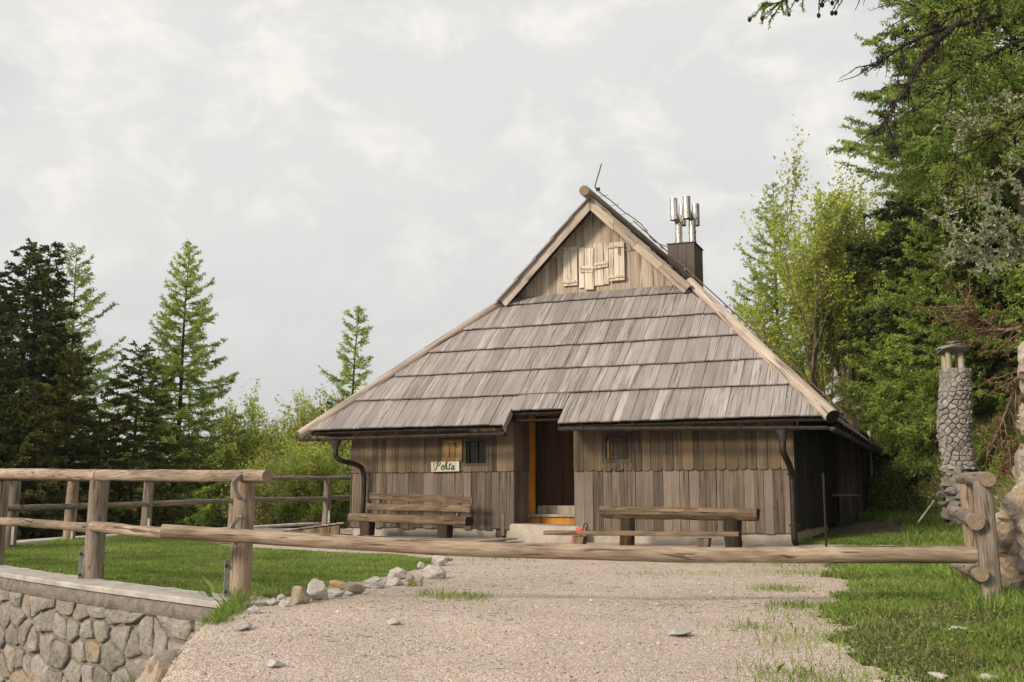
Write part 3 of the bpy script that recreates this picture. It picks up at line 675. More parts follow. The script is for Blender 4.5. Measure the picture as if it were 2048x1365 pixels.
side_courses(RMt, SR, False, 'side_roof_boards'); side_courses(LMt, SLL, True, 'side_roof_boards')
# hip logs and ridge log
dl = lambda p, q, k: tuple(p[i]+(q[i]-p[i])*k for i in range(3))
hl0, hl1 = (XL, -OE, ZE+.06), (GL, YG, ZG+.10); log('hip_log', dl(hl0, hl1, -.035), dl(hl0, hl1, 1.0), .128, hut, [M_hip, M_end], .18, 22, .006)
hr0, hr1 = (XR, -OE, ZE+.10), (GR, YG, ZG+.13); log('hip_log', dl(hr0, hr1, -.02), dl(hr0, hr1, 1.0), .15, hut, [M_hip, M_enddk], .22, 22, .006)
log('ridge_log', (XC-.06, RAKE-.36, ZR+.13), (XC, BE-3.6, ZR+.08), .135, hut, [M_hip, M_end], .1, 26, .006)
# barge boards on both rakes
for sgn, GXe in ((1, GR), (-1, GL)):
    ln = math.hypot(GXe-XC, ZR-ZG)+.12; ux, uz = (XC-GXe)/math.hypot(GXe-XC, ZR-ZG), (ZR-ZG)/math.hypot(GXe-XC, ZR-ZG)
    # local Z up the rake, X outward normal in the gable plane, Y = into the wall
    nxv = (uz, 0, -ux) if sgn > 0 else (uz, 0, -ux)
    BMt = frame((GXe-ux*.10, RAKE, ZG-uz*.10), (uz, 0, -ux), (0, 1, 0), (ux, 0, uz))
    n_ = 4
    for k in range(n_):
        a0_, a1_ = ln*k/n_, min(ln*(k+1)/n_+.05, ln+.02)
        x0_, x1_ = (-.21, .03) if sgn > 0 else (-.03, .21)
        if sgn > 0: P = [(x0_, a0_), (x1_, a0_), (x1_, a1_), (x0_, a1_)]
        else: P = [(x0_, a0_), (x1_, a0_), (x1_, a1_), (x0_, a1_)]
        if k == n_-1:
            cxl = -1 if sgn > 0 else 1
            P = [(p[0], p[1]-(abs(p[0])*.95 if abs(p[0]) > .1 else 0)) for p in P]
        plank('barge_board', P, .028, M_hip if sgn < 0 else M_gable, hut, BMt @ T3(0, -.012*k, 0) @ Matrix.Rotation(random.uniform(-.006, .006), 4, 'Y'))
    # edge boards of the rake, stepped like shingles
    for k in range(5):
        a0_, a1_ = ln*k/5-.06, ln*(k+1)/5+.06; xo = .05 if sgn > 0 else -.05
        P = [(xo-.018, a0_), (xo+.018, a0_), (xo+.018, a1_), (xo-.018, a1_)]
        off = Matrix.Rotation((.035 if sgn > 0 else -.035), 4, 'Y')
        mb = MB(); prism(mb, [(p[0]-xo, p[1]-a0_) for p in P], -.14, .1); mb.build('rake_board', M_roof, hut, BMt @ T3(xo, 0, a0_) @ off.inverted())
# ---- chimney with two flues
cb = 7.5; ca0, cz1 = onB(1335, 490, cb); ca1, _ = onB(1388, 488, cb)
chim = pbox('chimney', ca0, ca1, cb, cb+1.15, ZR-(ca1-XC)-.6, cz1, M_clad)
part('cap_rim', lambda mb: box(mb, ca0-.03, ca1+.03, cb-.03, cb+1.18, cz1+.002, cz1+.03), M_clad, None, chim)
for k in (.35, .68): pbox('seam', ca0+(ca1-ca0)*k, ca0+(ca1-ca0)*k+.015, cb-.012, cb-.001, ZR-(ca1-XC)-.5, cz1-.01, M_clad, chim)
def flue(u, v1, b, heads, r=.105):
    a, z1 = onB(u, v1, b); mb = MB(); path_tube(mb, [(a, b, cz1), (a, b, cz1+.05), (a, b, z1)], r, 18); o = mb.build('flue_pipe', M_steel, chim, smooth=False)
    o.data.polygons.foreach_set('use_smooth', np.array([len(p.vertices) == 4 for p in o.data.polygons]))
    mb = MB(); 
    for z in (cz1+.12, cz1+.42): path_tube(mb, [(a, b, z), (a, b, z+.04)], r+.012, 18)
    mb.build('clamp_ring', M_steel, chim)
    hs = []
    for (uu, va, vb, bb) in heads:
        ha, zt = onB(uu, va, bb); _, zb_ = onB(uu, vb, bb); mb = MB(); path_tube(mb, [(ha, bb, zb_), (ha, bb, zt)], .115, 20, cap=False); path_tube(mb, [(ha, bb, zt), (ha, bb, zb_)], .108, 20, cap=False)
        path_tube(mb, [(a, b, z1-.06), (ha, bb, (zt+zb_)/2)], .09, 14)
        o = mb.build('flue_cowl', M_steel, chim, smooth=True)
flue(1357, 446, cb+.42, [(1347, 398, 441, cb+.18), (1364, 412, 452, cb+.75)])
flue(1384, 438, cb+.5, [(1373, 394, 438, cb+.1), (1391, 409, 452, cb+.85)])
# ---- gutters
def gutter(p0, p1, r=.075, name='gutter'):
    M, ln = zframe(p0, p1); mb = MB(); n = 9
    # half round, open upwards
    d = (Vector(p1)-Vector(p0)).normalized(); side = d.cross(Vector((0, 0, 1))).normalized(); V = []
    for rr in (r, r-.006):
        for P in (Vector(p0), Vector(p1)):
            for i in range(n+1):
                t = math.pi*i/n; V.append(P+side*(-math.cos(t)*rr)+Vector((0, 0, -math.sin(t)*rr)))
    m = n+1; f = []
    for i in range(n): f += [(i, i+1, m+i+1, m+i), (2*m+i, 3*m+i, 3*m+i+1, 2*m+i+1)]
    f += [(0, m, 3*m, 2*m), (n, 2*m+n, 3*m+n, m+n)]
    mb.add([tuple(v) for v in V], f); 
    for P in (Vector(p0), Vector(p1)):
        mb.add([tuple(P+side*(-math.cos(math.pi*i/n)*r)+Vector((0, 0, -math.sin(math.pi*i/n)*r))) for i in range(n+1)], [tuple(range(n+1))])
    g = mb.build(name, M_gut, hut)
    rim = MB(); path_tube(rim, [tuple(Vector(p0)-side*r), tuple(Vector(p1)-side*r)], .011, 6); rim.build('rolled_rim', M_gut, g)
    k = max(1, int(ln/1.0))
    for i in range(k):
        P = Vector(p0).lerp(Vector(p1), (i+.5)/k); mb = MB(); pts = [P-side*math.cos(t)*(r+.008)+Vector((0, 0, -math.sin(t)*(r+.008)+.0)) for t in np.linspace(0, math.pi, 9)]
        path_tube(mb, [tuple(q) for q in pts]+[tuple(P+side*(r+.02)+Vector((0, 0, .1)))], .012, 4); mb.build('gutter_bracket', M_gut, g)
    return g
gb = -.86
aL0, zL0 = onB(600, 881, gb); aL1, zL1 = onB(1010, 869, gb); gutter((aL0, gb, zL0+.04), (aL1, gb, zL1+.04))
aR0, zR0 = onB(1117, 859, gb); aR1, zR1 = onB(1655, 857, gb); gutter((aR0, gb, zR0+.04), (aR1, gb, zR1+.04))
gutter((aR1+.06, gb+.06, zR1+.03), (XR+.10, 13.2, 2.38))
# leaves lying in the gutter
mb = MB(); n_ = 90; px = aL1-.1-rng.random(n_)*.7; pz = zL1+.06+rng.random(n_)*.05; py = gb+(rng.random(n_)-.5)*.1
tubes(mb, np.stack([px, py, pz], 1), np.stack([px+(rng.random(n_)-.5)*.12, py, pz+rng.random(n_)*.05], 1), .006, .002); tag(mb.build('gutter_debris', M_dry, hut), kind='stuff')
def downpipe(pts, r, straps):
    mb = MB(); path_tube(mb, spline(pts, 7), r, 16); o = mb.build('downpipe', M_dpipe, hut, smooth=True)
    for p in straps:
        mb = MB(); path_tube(mb, [(p[0], p[1], p[2]-.02), (p[0], p[1], p[2]+.02)], r+.014, 14); box(mb, p[0]-r-.05, p[0]+r+.05, p[1]-.01, p[1]+.01, p[2]-.012, p[2]+.012); mb.build('pipe_clamp', M_iron, o)
    return o
def hopper(a, z, o):
    mb = MB(); path_tube(mb, [(a, gb, z), (a, gb, z-.06), (a, gb, z-.2), (a, gb, z-.26)], [.13, .115, .062, .055], 14); mb.build('hopper', M_gut, o, smooth=True)
zz = zL0-.03; a_ = onB(672, 890, gb)[0]
o = downpipe([(a_, gb, zz-.2), (a_, gb, zz-.36), (a_+.10, gb+.1, zz-.47), (a_+.33, gb+.5, zz-.58), (a_+.40, gb+.62, zz-.76), (a_+.40, gb+.66, zz-1.1), (a_+.38, gb+.66, .6), (a_+.38, gb+.66, .12), (a_+.33, gb+.58, .04)], .062, [(a_+.38, gb+.66, .62)]); hopper(a_, zz, o)
a_ = onB(1565, 870, gb)[0]
o = downpipe([(a_, gb, zz-.22), (a_, gb, zz-.42), (a_+.03, gb+.12, zz-.55), (a_+.05, gb+.5, zz-.72), (a_+.06, gb+.70, zz-.92), (a_+.06, gb+.72, 1.2), (a_+.06, gb+.72, .5), (a_+.06, gb+.72, .14), (a_+.10, gb+.62, .05)], .065, [(a_+.06, gb+.72, 1.46), (a_+.06, gb+.72, .42)]); hopper(a_, zz, o)
# ---- lightning conductor
rb = RAKE+.05
zt_ = ZR+.19
def rp(u, v, b): a, z = onB(u, v, b); return (a, b, z)
mb = MB(); path_tube(mb, [rp(1203, 328, rb), rp(1199, 342, rb), rp(1191, 369, rb), rp(1190, 375, rb)], .016, 6); lr = mb.build('lightning_rod', M_copper, hut)
mb = MB(); path_tube(mb, [rp(1190, 375, rb), rp(1196, 379, rb+.05), (XC+.05, rb+.2, zt_+.16)], .014, 6); box(mb, *(lambda p: (p[0]-.05, p[0]+.05, p[1]-.03, p[1]+.03, p[2]-.04, p[2]+.04))(rp(1196, 379, rb+.05))); mb.build('rod_clamp', M_iron, lr)
pts = [rp(1197, 383, rb+.1)]+[(XC+.16+.05*math.sin(b*2), b, zt_+.08+.06*math.sin(b*1.3)) for b in np.arange(RAKE+.6, 11, .5)]
mb = MB(); path_tube(mb, spline(pts, 3), .013, 5); cd = mb.build('ridge_cable', M_iron, hut)
for b in (3.6, 4.6, 5.6, 6.6, 7.6): pbox('cable_clip', XC-.12, XC+.2, b, b+.03, zt_+.10, zt_+.125, M_galv, cd)
# conductor running down the right slope
q0, q1 = Vector((XC+.35, 5.2, ZR-.12)), Vector((XR-.1, 2.2, ZE+.26)); sn = Vector((math.sin(ps), 0, math.cos(ps)))
for off in (0, .9):
    pts = [tuple(q0.lerp(q1, k)+sn*.13+Vector((0, off, 0))) for k in np.linspace(0, 1, 14)]; mb = MB(); path_tube(mb, pts, .014, 5); cd = mb.build('roof_cable', M_copper, hut)
    for k in (.12, .3, .5, .68, .86):
        p = q0.lerp(q1, k)+sn*.1+Vector((0, off, 0)); mb = MB(); path_tube(mb, [tuple(p-Vector((0, .16, 0))), tuple(p+Vector((0, .16, 0)))], .018, 4); mb.build('cable_clip', M_galv, cd)
# ------------------------------------------------------------------ sign with hand painted name
sg_ = thing('name_sign', 'small pale wooden sign with dark green script lettering below the open shutter', 'sign', HW(2.17, -.10, 1.585), -TH, None)
sw, sh = .73, .235
plank('sign_board', rect(0, sw, 0, sh), .022, M_signw, sg_, Matrix.Rotation(-.01, 4, 'Y'))
def stroke(mb, pts, ox, oz, s, w0=.010):
    P = spline(pts, 7); n = len(P); sk = .22
    Q = np.stack([ox+(P[:, 0]+sk*P[:, 1])*s, oz+P[:, 1]*s], 1); d = np.gradient(Q, axis=0); d /= np.linalg.norm(d, axis=1, keepdims=True)+1e-9
    nn = np.stack([-d[:, 1], d[:, 0]], 1); wd = w0*(.62+.55*np.abs(d[:, 1]))[:, None]; A, B = Q+nn*wd*.5, Q-nn*wd*.5
    V = np.concatenate([np.c_[A[:, 0], np.full(n, -.030), A[:, 1]], np.c_[B[:, 0], np.full(n, -.030), B[:, 1]], np.c_[A[:, 0], np.full(n, -.0265), A[:, 1]], np.c_[B[:, 0], np.full(n, -.0265), B[:, 1]]])
    f = []
    for i in range(n-1): f += [(i, i+1, n+i+1, n+i), (i, 2*n+i, 2*n+i+1, i+1), (n+i, n+i+1, 3*n+i+1, 3*n+i)]
    mb.add(V, f)
E_ = [
 (0.0, 1.0, [[(.18, .95), (.10, .5), (.02, .05), (-.1, -.02), (-.16, .08)], [(-.10, .74), (-.02, .92), (.18, 1.0), (.42, .94), (.47, .74), (.34, .54), (.10, .50)]]),
 (.66, 1.0, [[(-.01, .28), (.16, .33), (.26, .46), (.15, .60), (.0, .46), (-.04, .20), (.08, .0), (.22, .04), (.34, .2)]]),
 (1.04, 1.0, [[(0, .28), (.18, .75), (.20, .98), (.10, 1.0), (.04, .75), (.0, .0)], [(.02, .3), (.14, .5), (.26, .5), (.27, .3), (.26, .06), (.36, .04), (.46, .2)]]),
 (1.56, 1.0, [[(.08, .9), (.04, .5), (.02, .12), (.1, 0), (.24, .14)], [(-.12, .60), (.06, .62), (.26, .66)]]),
 (1.90, 1.0, [[(.28, .46), (.14, .54), (0, .40), (-.02, .14), (.08, .0), (.2, .12), (.28, .44)], [(.29, .52), (.26, .25), (.28, .06), (.36, .02), (.48, .14)]]),
]
for ox, _, strokes in E_:
    mb = MB()
    for s_ in strokes: stroke(mb, s_, .12+ox*.215, .045, .185, .020)
    mb.build('letter', M_green, sg_)
# ------------------------------------------------------------------ bench with a back
HB = lambda nm, lb, ct_, a, b, z=None, grp=None: thing(nm, lb, ct_, HW(a, b, gz(*HW(a, b, 0)[:2]) if z is None else z), -TH, grp)
be = HB('bench_with_back', 'rustic plank bench with two slat back against the left hut wall', 'bench', .05, -.62, 0.0)
def beamo(name, sec, p0, p1, parent, mats, roll=0, nzv=.008, seg=12, taper=0):
    M, ln = zframe(p0, p1, roll); mb = MB(); sweep(mb, sec, ln, seg, nzv, taper, 0, random.random()*50); o = mb.build(name, mats, parent, M); return o
def rsec(w_, h_, n=3, c=.02):
    pts = []
    for (sx_, sy_) in ((1, 1), (-1, 1), (-1, -1), (1, -1)):
        for k in range(n):
            t = (k/(n-1))*math.pi/2+{(1, 1): 0, (-1, 1): math.pi/2, (-1, -1): math.pi, (1, -1): 3*math.pi/2}[(sx_, sy_)]; pts.append((sx_*(w_/2-c)+c*math.cos(t), sy_*(h_/2-c)+c*math.sin(t)))
    return pts
def along(name, a0, a1, y, z0, z1, w_, h_, parent, mats, nzv=.01, c=.02, seg=14):
    """beam running along local X; w_ = depth (y), h_ = height"""
    p0, p1 = Vector((a0, y, z0)), Vector((a1, y, z1)); d = (p1-p0).normalized(); yv = Vector((0, 1, 0)); xv = yv.cross(d)
    M = frame(p0, xv, yv, d); mb = MB(); sweep(mb, rsec(h_, w_, 3, c), (p1-p0).length, seg, nzv, 0, 0, random.random()*50); return mb.build(name, mats, parent, M)
bw = [onB(700, 1034, -.95), onB(935, 1043, -.95)]
L0 = bw[0][0]-.05; L1 = bw[1][0]-.05
along('seat', L0, L1, -.22, bw[0][1]-.01, bw[1][1]-.005, .42, .19, be, [M_bench, M_enddk], .012, .055, 18)
b1, b2 = onB(737, 993, -.62), onB(943, 1002-3, -.62); along('back_slat', b1[0]-.05, b2[0]-.05, .06, b1[1], b2[1]-.02, .035, .155, be, [M_bench, M_enddk], .012, .012)
b1, b2 = onB(731, 1014, -.65), onB(938, 1019, -.65); along('back_slat', b1[0]-.05, b2[0]-.05, .03, b1[1], b2[1], .035, .15, be, [M_bench, M_enddk], .012, .012)
zs_ = bw[0][1]
for f_ in (.17, .86):
    a = L0+(L1-L0)*f_; beamo('back_support', rsec(.09, .06), (a-.03, .06, zs_-.05), (a+.05, .155, zs_+.50), be, [M_bench, M_enddk])
for f_, hh in ((.14, .12), (.80, .0)):
    a = L0+(L1-L0)*f_; mb = MB(); sweep(mb, rsec(.25, .30, 3, .04), zs_-.03-hh, 6, .02, -.12, 0, 5+f_*9); mb.build('leg', [M_stump, M_enddk], be, T3(a, -.22, hh))
# ------------------------------------------------------------------ hewn log table and its plank bench
tb = HB('log_table', 'thick split log table on two dark stumps near the hut right wall', 'table', 6.6, -1.3, 0.0)
l0 = onB(1197, 1022, -1.55); l1 = onB(1512, 1028, -1.55); ta0, ta1 = l0[0]-6.6, l1[0]-6.6; th_ = .27
half = [(-.09, -.21), (-.09, .21), (-.02, .235), (.06, .20), (.13, .11), (.155, 0), (.13, -.11), (.06, -.20), (-.02, -.235)]
M, ln = zframe((ta0, 0, l0[1]), (ta1, 0, l1[1])); 
mb = MB(); sweep(mb, [(-h, w_*.9) for h, w_ in half][::-1], ln, 26, .014, 0, 0, 3.3)
xv = Vector((0, 0, 1)); zv = (Vector((ta1, 0, l1[1]))-Vector((ta0, 0, l0[1]))).normalized(); yv = zv.cross(xv).normalized(); xv = yv.cross(zv)
mb.build('table_top', [M_bench, M_enddk], tb, frame((ta0, 0, l0[1]), xv, yv, zv))
for u, hh in ((1250, .17), (1464, .20)):
    a = onB(u, 1080, -1.45)[0]-6.6; mb = MB(); sweep(mb, circ(hh*.9, 14, 1.0), l0[1]-.12, 9, .025, .10 if u < 1300 else 0, 0, u); mb.build('leg', [M_stump, M_enddk], tb, T3(a, .03, 0))
lb_ = HB('plank_bench', 'low backless plank bench in front of the split log table', 'bench', 6.0, -2.5, 0.0)
bf = -2.5; l0 = onB(1092, 1066, bf); l1 = onB(1480, 1069, bf); along('seat', l0[0]-6.0, l1[0]-6.0, 0, l0[1], l1[1], .32, .085, lb_, [M_bench, M_enddk], .008, .02, 18)
for u, v in ((1160, 1090), (1409, 1110)):
    a = onB(u, v, bf)[0]-6.0; mb = MB(); prism(mb, [(-.11, 0), (.08, 0), (.12, l0[1]-.05), (-.12, l0[1]-.05)], -.12, .12, bev=.01); mb.build('leg', [M_bench], lb_, T3(a, 0, -.01))
# red thing leaning below
rd = HB('leaning_panel', 'small red plastic panel with black edge leaning below the plank bench', 'panel', 6.28, -1.75, 0.0)
mb = MB(); prism(mb, [(-.10, 0), (.06, 0), (.20, .40), (.02, .40)], -.015, .015, bev=.004); mb.build('panel', M_red, rd, Matrix.Rotation(-.35, 4, 'X'))
mb = MB(); path_tube(mb, spline([(.08, 0, .0), (.16, -.02, .20), (.27, -.06, .40), (.20, -.08, .43), (.10, 0, .0)], 5), .012, 6); mb.build('edge_frame', M_black, rd, Matrix.Rotation(-.35, 4, 'X'))
# flat stone disc near the table
# ------------------------------------------------------------------ boardwalk and lid left of the hut
def poly_at(pts, z): return [onG_(u, v, z) for u, v in pts]
def onG_(u, v, z):
    r = ray(u, v); k = (z-CAMH)/r[2]; return (r[0]*k, r[1]*k)
bwk = thing('boardwalk', 'weathered wooden boardwalk laid along the front of the hut', 'boardwalk', HW(0, -2.0, 0), -TH)
a0_, a1_ = -2.6, 6.4
def bedge(a): return -1.15-.27*(a+2.6)    # front edge b as a function of a
n_ = 60; x = -2.6
while x < 4.4:
    w_ = random.uniform(.13, .17); f0, f1 = -1.55-.30*(x+2.6)*.95, -1.55-.30*(x+w_+2.6)*.95
    bk = -.35
    fr = max(f0, -3.4)
    mb = MB(); prism(mb, rect(0, w_-.012, 0, bk-fr), -.03, 0, bev=.004)
    mb.build('deck_board', M_deck, bwk, T3(x, fr+2.0, .06+random.uniform(-.004, .004)) @ frame((0, 0, 0), (1, 0, 0), (0, 0, -1), (0, 1, 0))); x += w_
mb = MB(); box(mb, 4.0, 6.3, -1.75, -1.5, -.02, .05); mb.build('sleeper', M_deck, bwk)
slab = tag(MB(), None) if False else None
cl = thing('concrete_slab', 'pale concrete slab beside the left hut corner', 'slab', HW(-1.5, 0, .04), -TH)
mb = MB(); box(mb, -2.2, 1.5, -.9, 1.0, -.2, .035); mb.build('slab', M_coping, cl)
lid = thing('wooden_hatch', 'sloping wooden hatch lid beside the left hut wall', 'hatch', HW(-1.9, .2, .08), -TH)
for k in range(9):
    mb = MB(); prism(mb, rect(.003, .197, 0, 1.3), -.03, 0, bev=.004); mb.build('lid_board', M_deck, lid, T3(-.2+k*.2, -.3+.02*k, .07+.025*k) @ frame((0, 0, 0), (1, 0, .12), (0, 0, -1), (0, 1, 0)))
mb = MB(); prism(mb, [(-.18, 0), (1.55, 0), (1.55, .24), (-.18, .04)], -.26, -.20); mb.build('side_panel', M_bench, lid)
# ------------------------------------------------------------------ stones, Voronoi masonry
def voronoi_cells(pts, bounds):
    x0, x1, z0, z1 = bounds; P = np.array(pts); cells = []
    for i, p in enumerate(P):
        poly = rect(x0, x1, z0, z1); d = np.hypot(*(P-p).T); 
        for j in np.argsort(d)[1:15]:
            q = P[j]; n = q-p; m = (p+q)/2; poly = clip(poly, n[0], n[1], n@m)
            if len(poly) < 3: break
        cells.append(poly)
    return cells
def stone_mesh(poly, mapf, mat, gap=.014, proud=.05, name='stone', parent=None, rough=.012, fine=.055, ins=(.1, .34)):
    c = np.mean(poly, 0); n = len(poly); pts = []
    for i in range(n):                                   # resample the outline with wobble, shrink for the joint
        a, b = np.array(poly[i]), np.array(poly[(i+1) % n]); ln = np.hypot(*(b-a)); k = max(1, int(ln/fine))
        for j in range(k):
            p = a+(b-a)*(j/k+(.0 if j else .0)); d = c-p; L_ = np.hypot(*d)
            if L_ < 1e-6: continue
            pts.append(p+d/L_*(gap*1.2+(gap*.9 if j == 0 else 0)+abs(random.gauss(0, gap*.5))))
    if len(pts) < 5: return None
    pts = np.array(pts); m = len(pts); rings = [(0.0, 0.0), (ins[0]*.25, .62), (ins[0]*1.3, .92), (ins[1], 1.0), (.66, 1.04)]
    sd_ = random.random()*99; tilt = (random.uniform(-.5, .5), random.uniform(-.5, .5)); pr = proud*random.uniform(.7, 1.25); V = []
    sz = math.sqrt(area([tuple(p) for p in poly]))
    for (k, h) in rings:
        for p in pts:
            q = p+(c-p)*k; nn = mnoise.noise(Vector((q[0]*7+sd_, q[1]*7, 1)))*1.0+.6*mnoise.noise(Vector((q[0]*19+sd_, q[1]*19, 5)))
            dd = pr*h*(1+tilt[0]*(q[0]-c[0])/sz+tilt[1]*(q[1]-c[1])/sz)+nn*rough*(1 if h > 0 else 0)-.02*(h == 0)
            V.append(mapf(q[0], q[1], dd))
    V.append(mapf(c[0], c[1], pr*1.04+rough*mnoise.noise(Vector((c[0]*7+sd_, c[1]*7, 1)))))
    V = np.array(V); o0 = V.mean(0); f = []
    for k in range(len(rings)-1):
        for i in range(m):
            j = (i+1) % m; f.append((k*m+i, k*m+j, (k+1)*m+j, (k+1)*m+i))
    e = len(V)-1; f += [((len(rings)-1)*m+i, (len(rings)-1)*m+(i+1) % m, e) for i in range(m)]
    mb = MB(); mb.add(V-o0, f); return mb.build(name, mat, parent, T3(*o0))
# retaining wall along the edge of the terrace
WP = [tuple(EDGE[4]+np.array((.10, -.12)))]+[tuple(p) for p in EDGE[4:11]]
WPs = spline([(*p, 0) for p in EDGE[4:12]], 5)[:, :2]
seglen = np.concatenate([[0], np.cumsum(np.hypot(*np.diff(WPs, axis=0).T))])
def wall_at(s, out_):
    x = np.interp(s, seglen, WPs[:, 0]); y = np.interp(s, seglen, WPs[:, 1]); e = .15
    tx = np.interp(s+e, seglen, WPs[:, 0])-np.interp(s-e, seglen, WPs[:, 0]); ty = np.interp(s+e, seglen, WPs[:, 1])-np.interp(s-e, seglen, WPs[:, 1]); l = math.hypot(tx, ty)
    return (x-ty/l*out_, y+tx/l*out_)
WPs = np.concatenate([[WPs[0]+(WPs[0]-WPs[1])/np.hypot(*(WPs[0]-WPs[1]))*.5], WPs]); seglen = np.concatenate([[0], np.cumsum(np.hypot(*np.diff(WPs, axis=0).T))])
rw = thing('retaining_wall', 'curved stone retaining wall with pale concrete coping holding up the lawn terrace', 'stone wall', (-6.0, 14.0, -1.0))
def strip(name, s0, s1, o0, o1, zb, ztf, mat, n=70, jit=0.0):
    mb = MB(); V = []
    for k in range(n+1):
        s = s0+(s1-s0)*k/n; zt = ztf(s); j = lambda: random.uniform(-jit, jit)
        for (o_, z_) in ((o0, zb), (o1, zb), (o1+j(), zt-.012+j()), (o1-.02+j(), zt), (o0+.02, zt+j()), (o0, zt-.012)):
            x, y = wall_at(s, o_); V.append((x+6.0, y-14.0, z_(s)+1.0 if callable(z_) else z_+1.0))
    f = []
    for k in range(n):
        for i in range(6): j_ = (i+1) % 6; f.append((k*6+i, (k+1)*6+i, (k+1)*6+j_, k*6+j_))
    mb.add(V, f); mb.add(V[:6], [(0, 1, 2, 3, 4, 5)]); mb.add(V[-6:], [(5, 4, 3, 2, 1, 0)]); return mb.build(name, mat, rw)
SW = seglen[-1]
ztop = lambda s: float(np.interp(s, [0, 4, 8, 12, 16, 24], [.025, .03, .03, .07, .13, .30]))
strip('coping', 0.02, SW, -.16, .34, lambda s: ztop(s)-.055, ztop, M_coping, 110, .006)
strip('mortar_core', 0.03, 11.5, -.04, .29, -2.6, lambda s: ztop(s)-.10, M_mortar, 50)
strip('rear_core', 11.5, SW, -.04, .30, -3.2, lambda s: ztop(s)-.10, M_coping, 50)
# rough cement band under the coping
mb = MB(); V = []; nS, nZ = 200, 5
for k in range(nS+1):
    s = .03+9.8*k/nS
    for j in range(nZ+1):
        z = ztop(s)-.05-.19*j/nZ-(.03*mnoise.noise(Vector((s*5, 3, 1))) if j == nZ else 0); x, y = wall_at(s, .30+.03*math.sin(j/nZ*math.pi)+.02*mnoise.noise(Vector((s*9, z*9, 2)))-.02*(j == nZ)); V.append((x+6, y-14, z+1))
mb.add(V, [(k*6+j, k*6+6+j, k*6+7+j, k*6+j+1) for k in range(nS) for j in range(5)]); mb.build('mortar_band', M_mortar, rw)
pts = []
cw, chh = .44, .235
for r_ in range(9):
    s = -.1+(.2 if r_ % 2 else 0)
    while s < 9.9:
        if not (random.random() < .13): pts.append((s+random.uniform(-.11, .11), -.26-r_*chh+random.uniform(-.06, .06)+ztop(s)))
        s += cw*random.choice([.45, .6, .8, 1.0, 1.35])
KS = .62; cells = [[(p[0]/KS, p[1]) for p in q] for q in voronoi_cells([(p[0]*KS, p[1]) for p in pts], (0.05*KS, 9.9*KS, -2.3, -.17))]
def rwmap(s, z, d): x, y = wall_at(s, .29+d); return (x+6, y-14, z+1)
nst = 0
for cpoly in cells:
    if len(cpoly) >= 3 and area(cpoly) > .008:
        if stone_mesh(cpoly, rwmap, M_wallst, .012, .05, 'stone', rw, .020): nst += 1
print('wall stones', nst)
# ------------------------------------------------------------------ log fences
FM_ = [M_log, M_end]; FG = [M_logdk, M_end]
def base_xy(u, Y): return (u-1024)/2125*Y*1.0
lf = thing('log_fence', 'front log fence standing on the stone retaining wall, nearest the camera', 'fence', (-4.9, 12.7, 0))
def LP(u, v, Y): p = at(u, v, Y); return (p[0]+4.9, p[1]-12.7, p[2])
def relog(name, p0, p1, r, parent, mats, off, **k): return log(name, tuple(a-b for a, b in zip(p0, off)), tuple(a-b for a, b in zip(p1, off)), r, parent, mats, **k)
O1 = (-4.9, 12.7, 0)
posts = [(491, 10.48, .107, 958), (200, 12.74, .118, 962), (3, 15.2, .12, 962)]
for u, Y, r, vt in posts:
    pt = at(u, vt, Y); z0 = ztop(0)-.02; x = pt[0]; p = relog('post', (x-.02, Y, z0), (x, Y, pt[2]), r, lf, [M_log, M_end] if u > 300 else [M_logdk, M_end], O1, taper=.08, seg=16, nz=.007)
    mb = MB(); box(mb, -.028, .028, -.012, .012, 0, .34); mb.build('steel_bracket', M_galv, lf, T3(x-r-.02-O1[0], Y-r*.55-O1[1], z0+.02) @ Matrix.Rotation(.5, 4, 'Z'))
    mb = MB(); [path_tube(mb, [(0, -.02, z), (0, -.045, z)], .016, 6) for z in (.05, .29)]; mb.build('bolt', M_iron, lf, T3(x-r-.02-O1[0], Y-r*.55-O1[1], z0+.02))
relog('top_rail', at(535, 953, 10.10), at(198, 951, 12.62), .060, lf, FM_, O1, taper=-.12, seg=22, nz=.008)
relog('top_rail', at(197, 951, 12.66), at(-25, 948, 15.3), .072, lf, FM_, O1, taper=-.05, seg=16, nz=.008)
relog('top_rail', at(-3, 950, 15.05), at(-420, 945, 19.5), .08, lf, FM_, O1)
relog('middle_rail', at(470, 1079, 10.62), at(186, 1054, 12.66), .054, lf, FM_, O1, taper=-.2, seg=18, nz=.008)
relog('middle_rail', at(192, 1056, 12.84), at(-3, 1042, 15.2), .062, lf, FM_, O1, seg=16, nz=.008)
relog('middle_rail', at(0, 1042, 15.3), at(-420, 1020, 19.5), .068, lf, FM_, O1)
for pts in ([(491, 948, 10.33), (480, 953, 10.3), (469, 965, 10.3), (470, 980, 10.3), (477, 994, 10.3), (484, 1000, 10.35)], [(481, 1034, 10.35), (473, 1041, 10.25), (465, 1052, 10.2), (462, 1065, 10.2), (464, 1079, 10.2), (474, 1087, 10.3)]):
    mb = MB(); P = spline([LP(*q) for q in pts], 4)
    for o_ in (-.022, -.011, 0, .011, .022): path_tube(mb, P+np.array((o_*.5, o_, 0)), .010, 5)
    for e in (P[0], P[-1]): path_tube(mb, [tuple(e+np.array((0, .0, 0))), tuple(e+np.array((0, -.03, 0)))], .02, 6)
    mb.build('strap', M_galv, lf)
rf = thing('log_fence', 'rear log fence round the far side of the lawn terrace, in front of the trees', 'fence', (-9.0, 22.5, 0))
O2 = (-9.0, 22.5, 0); rp_ = []
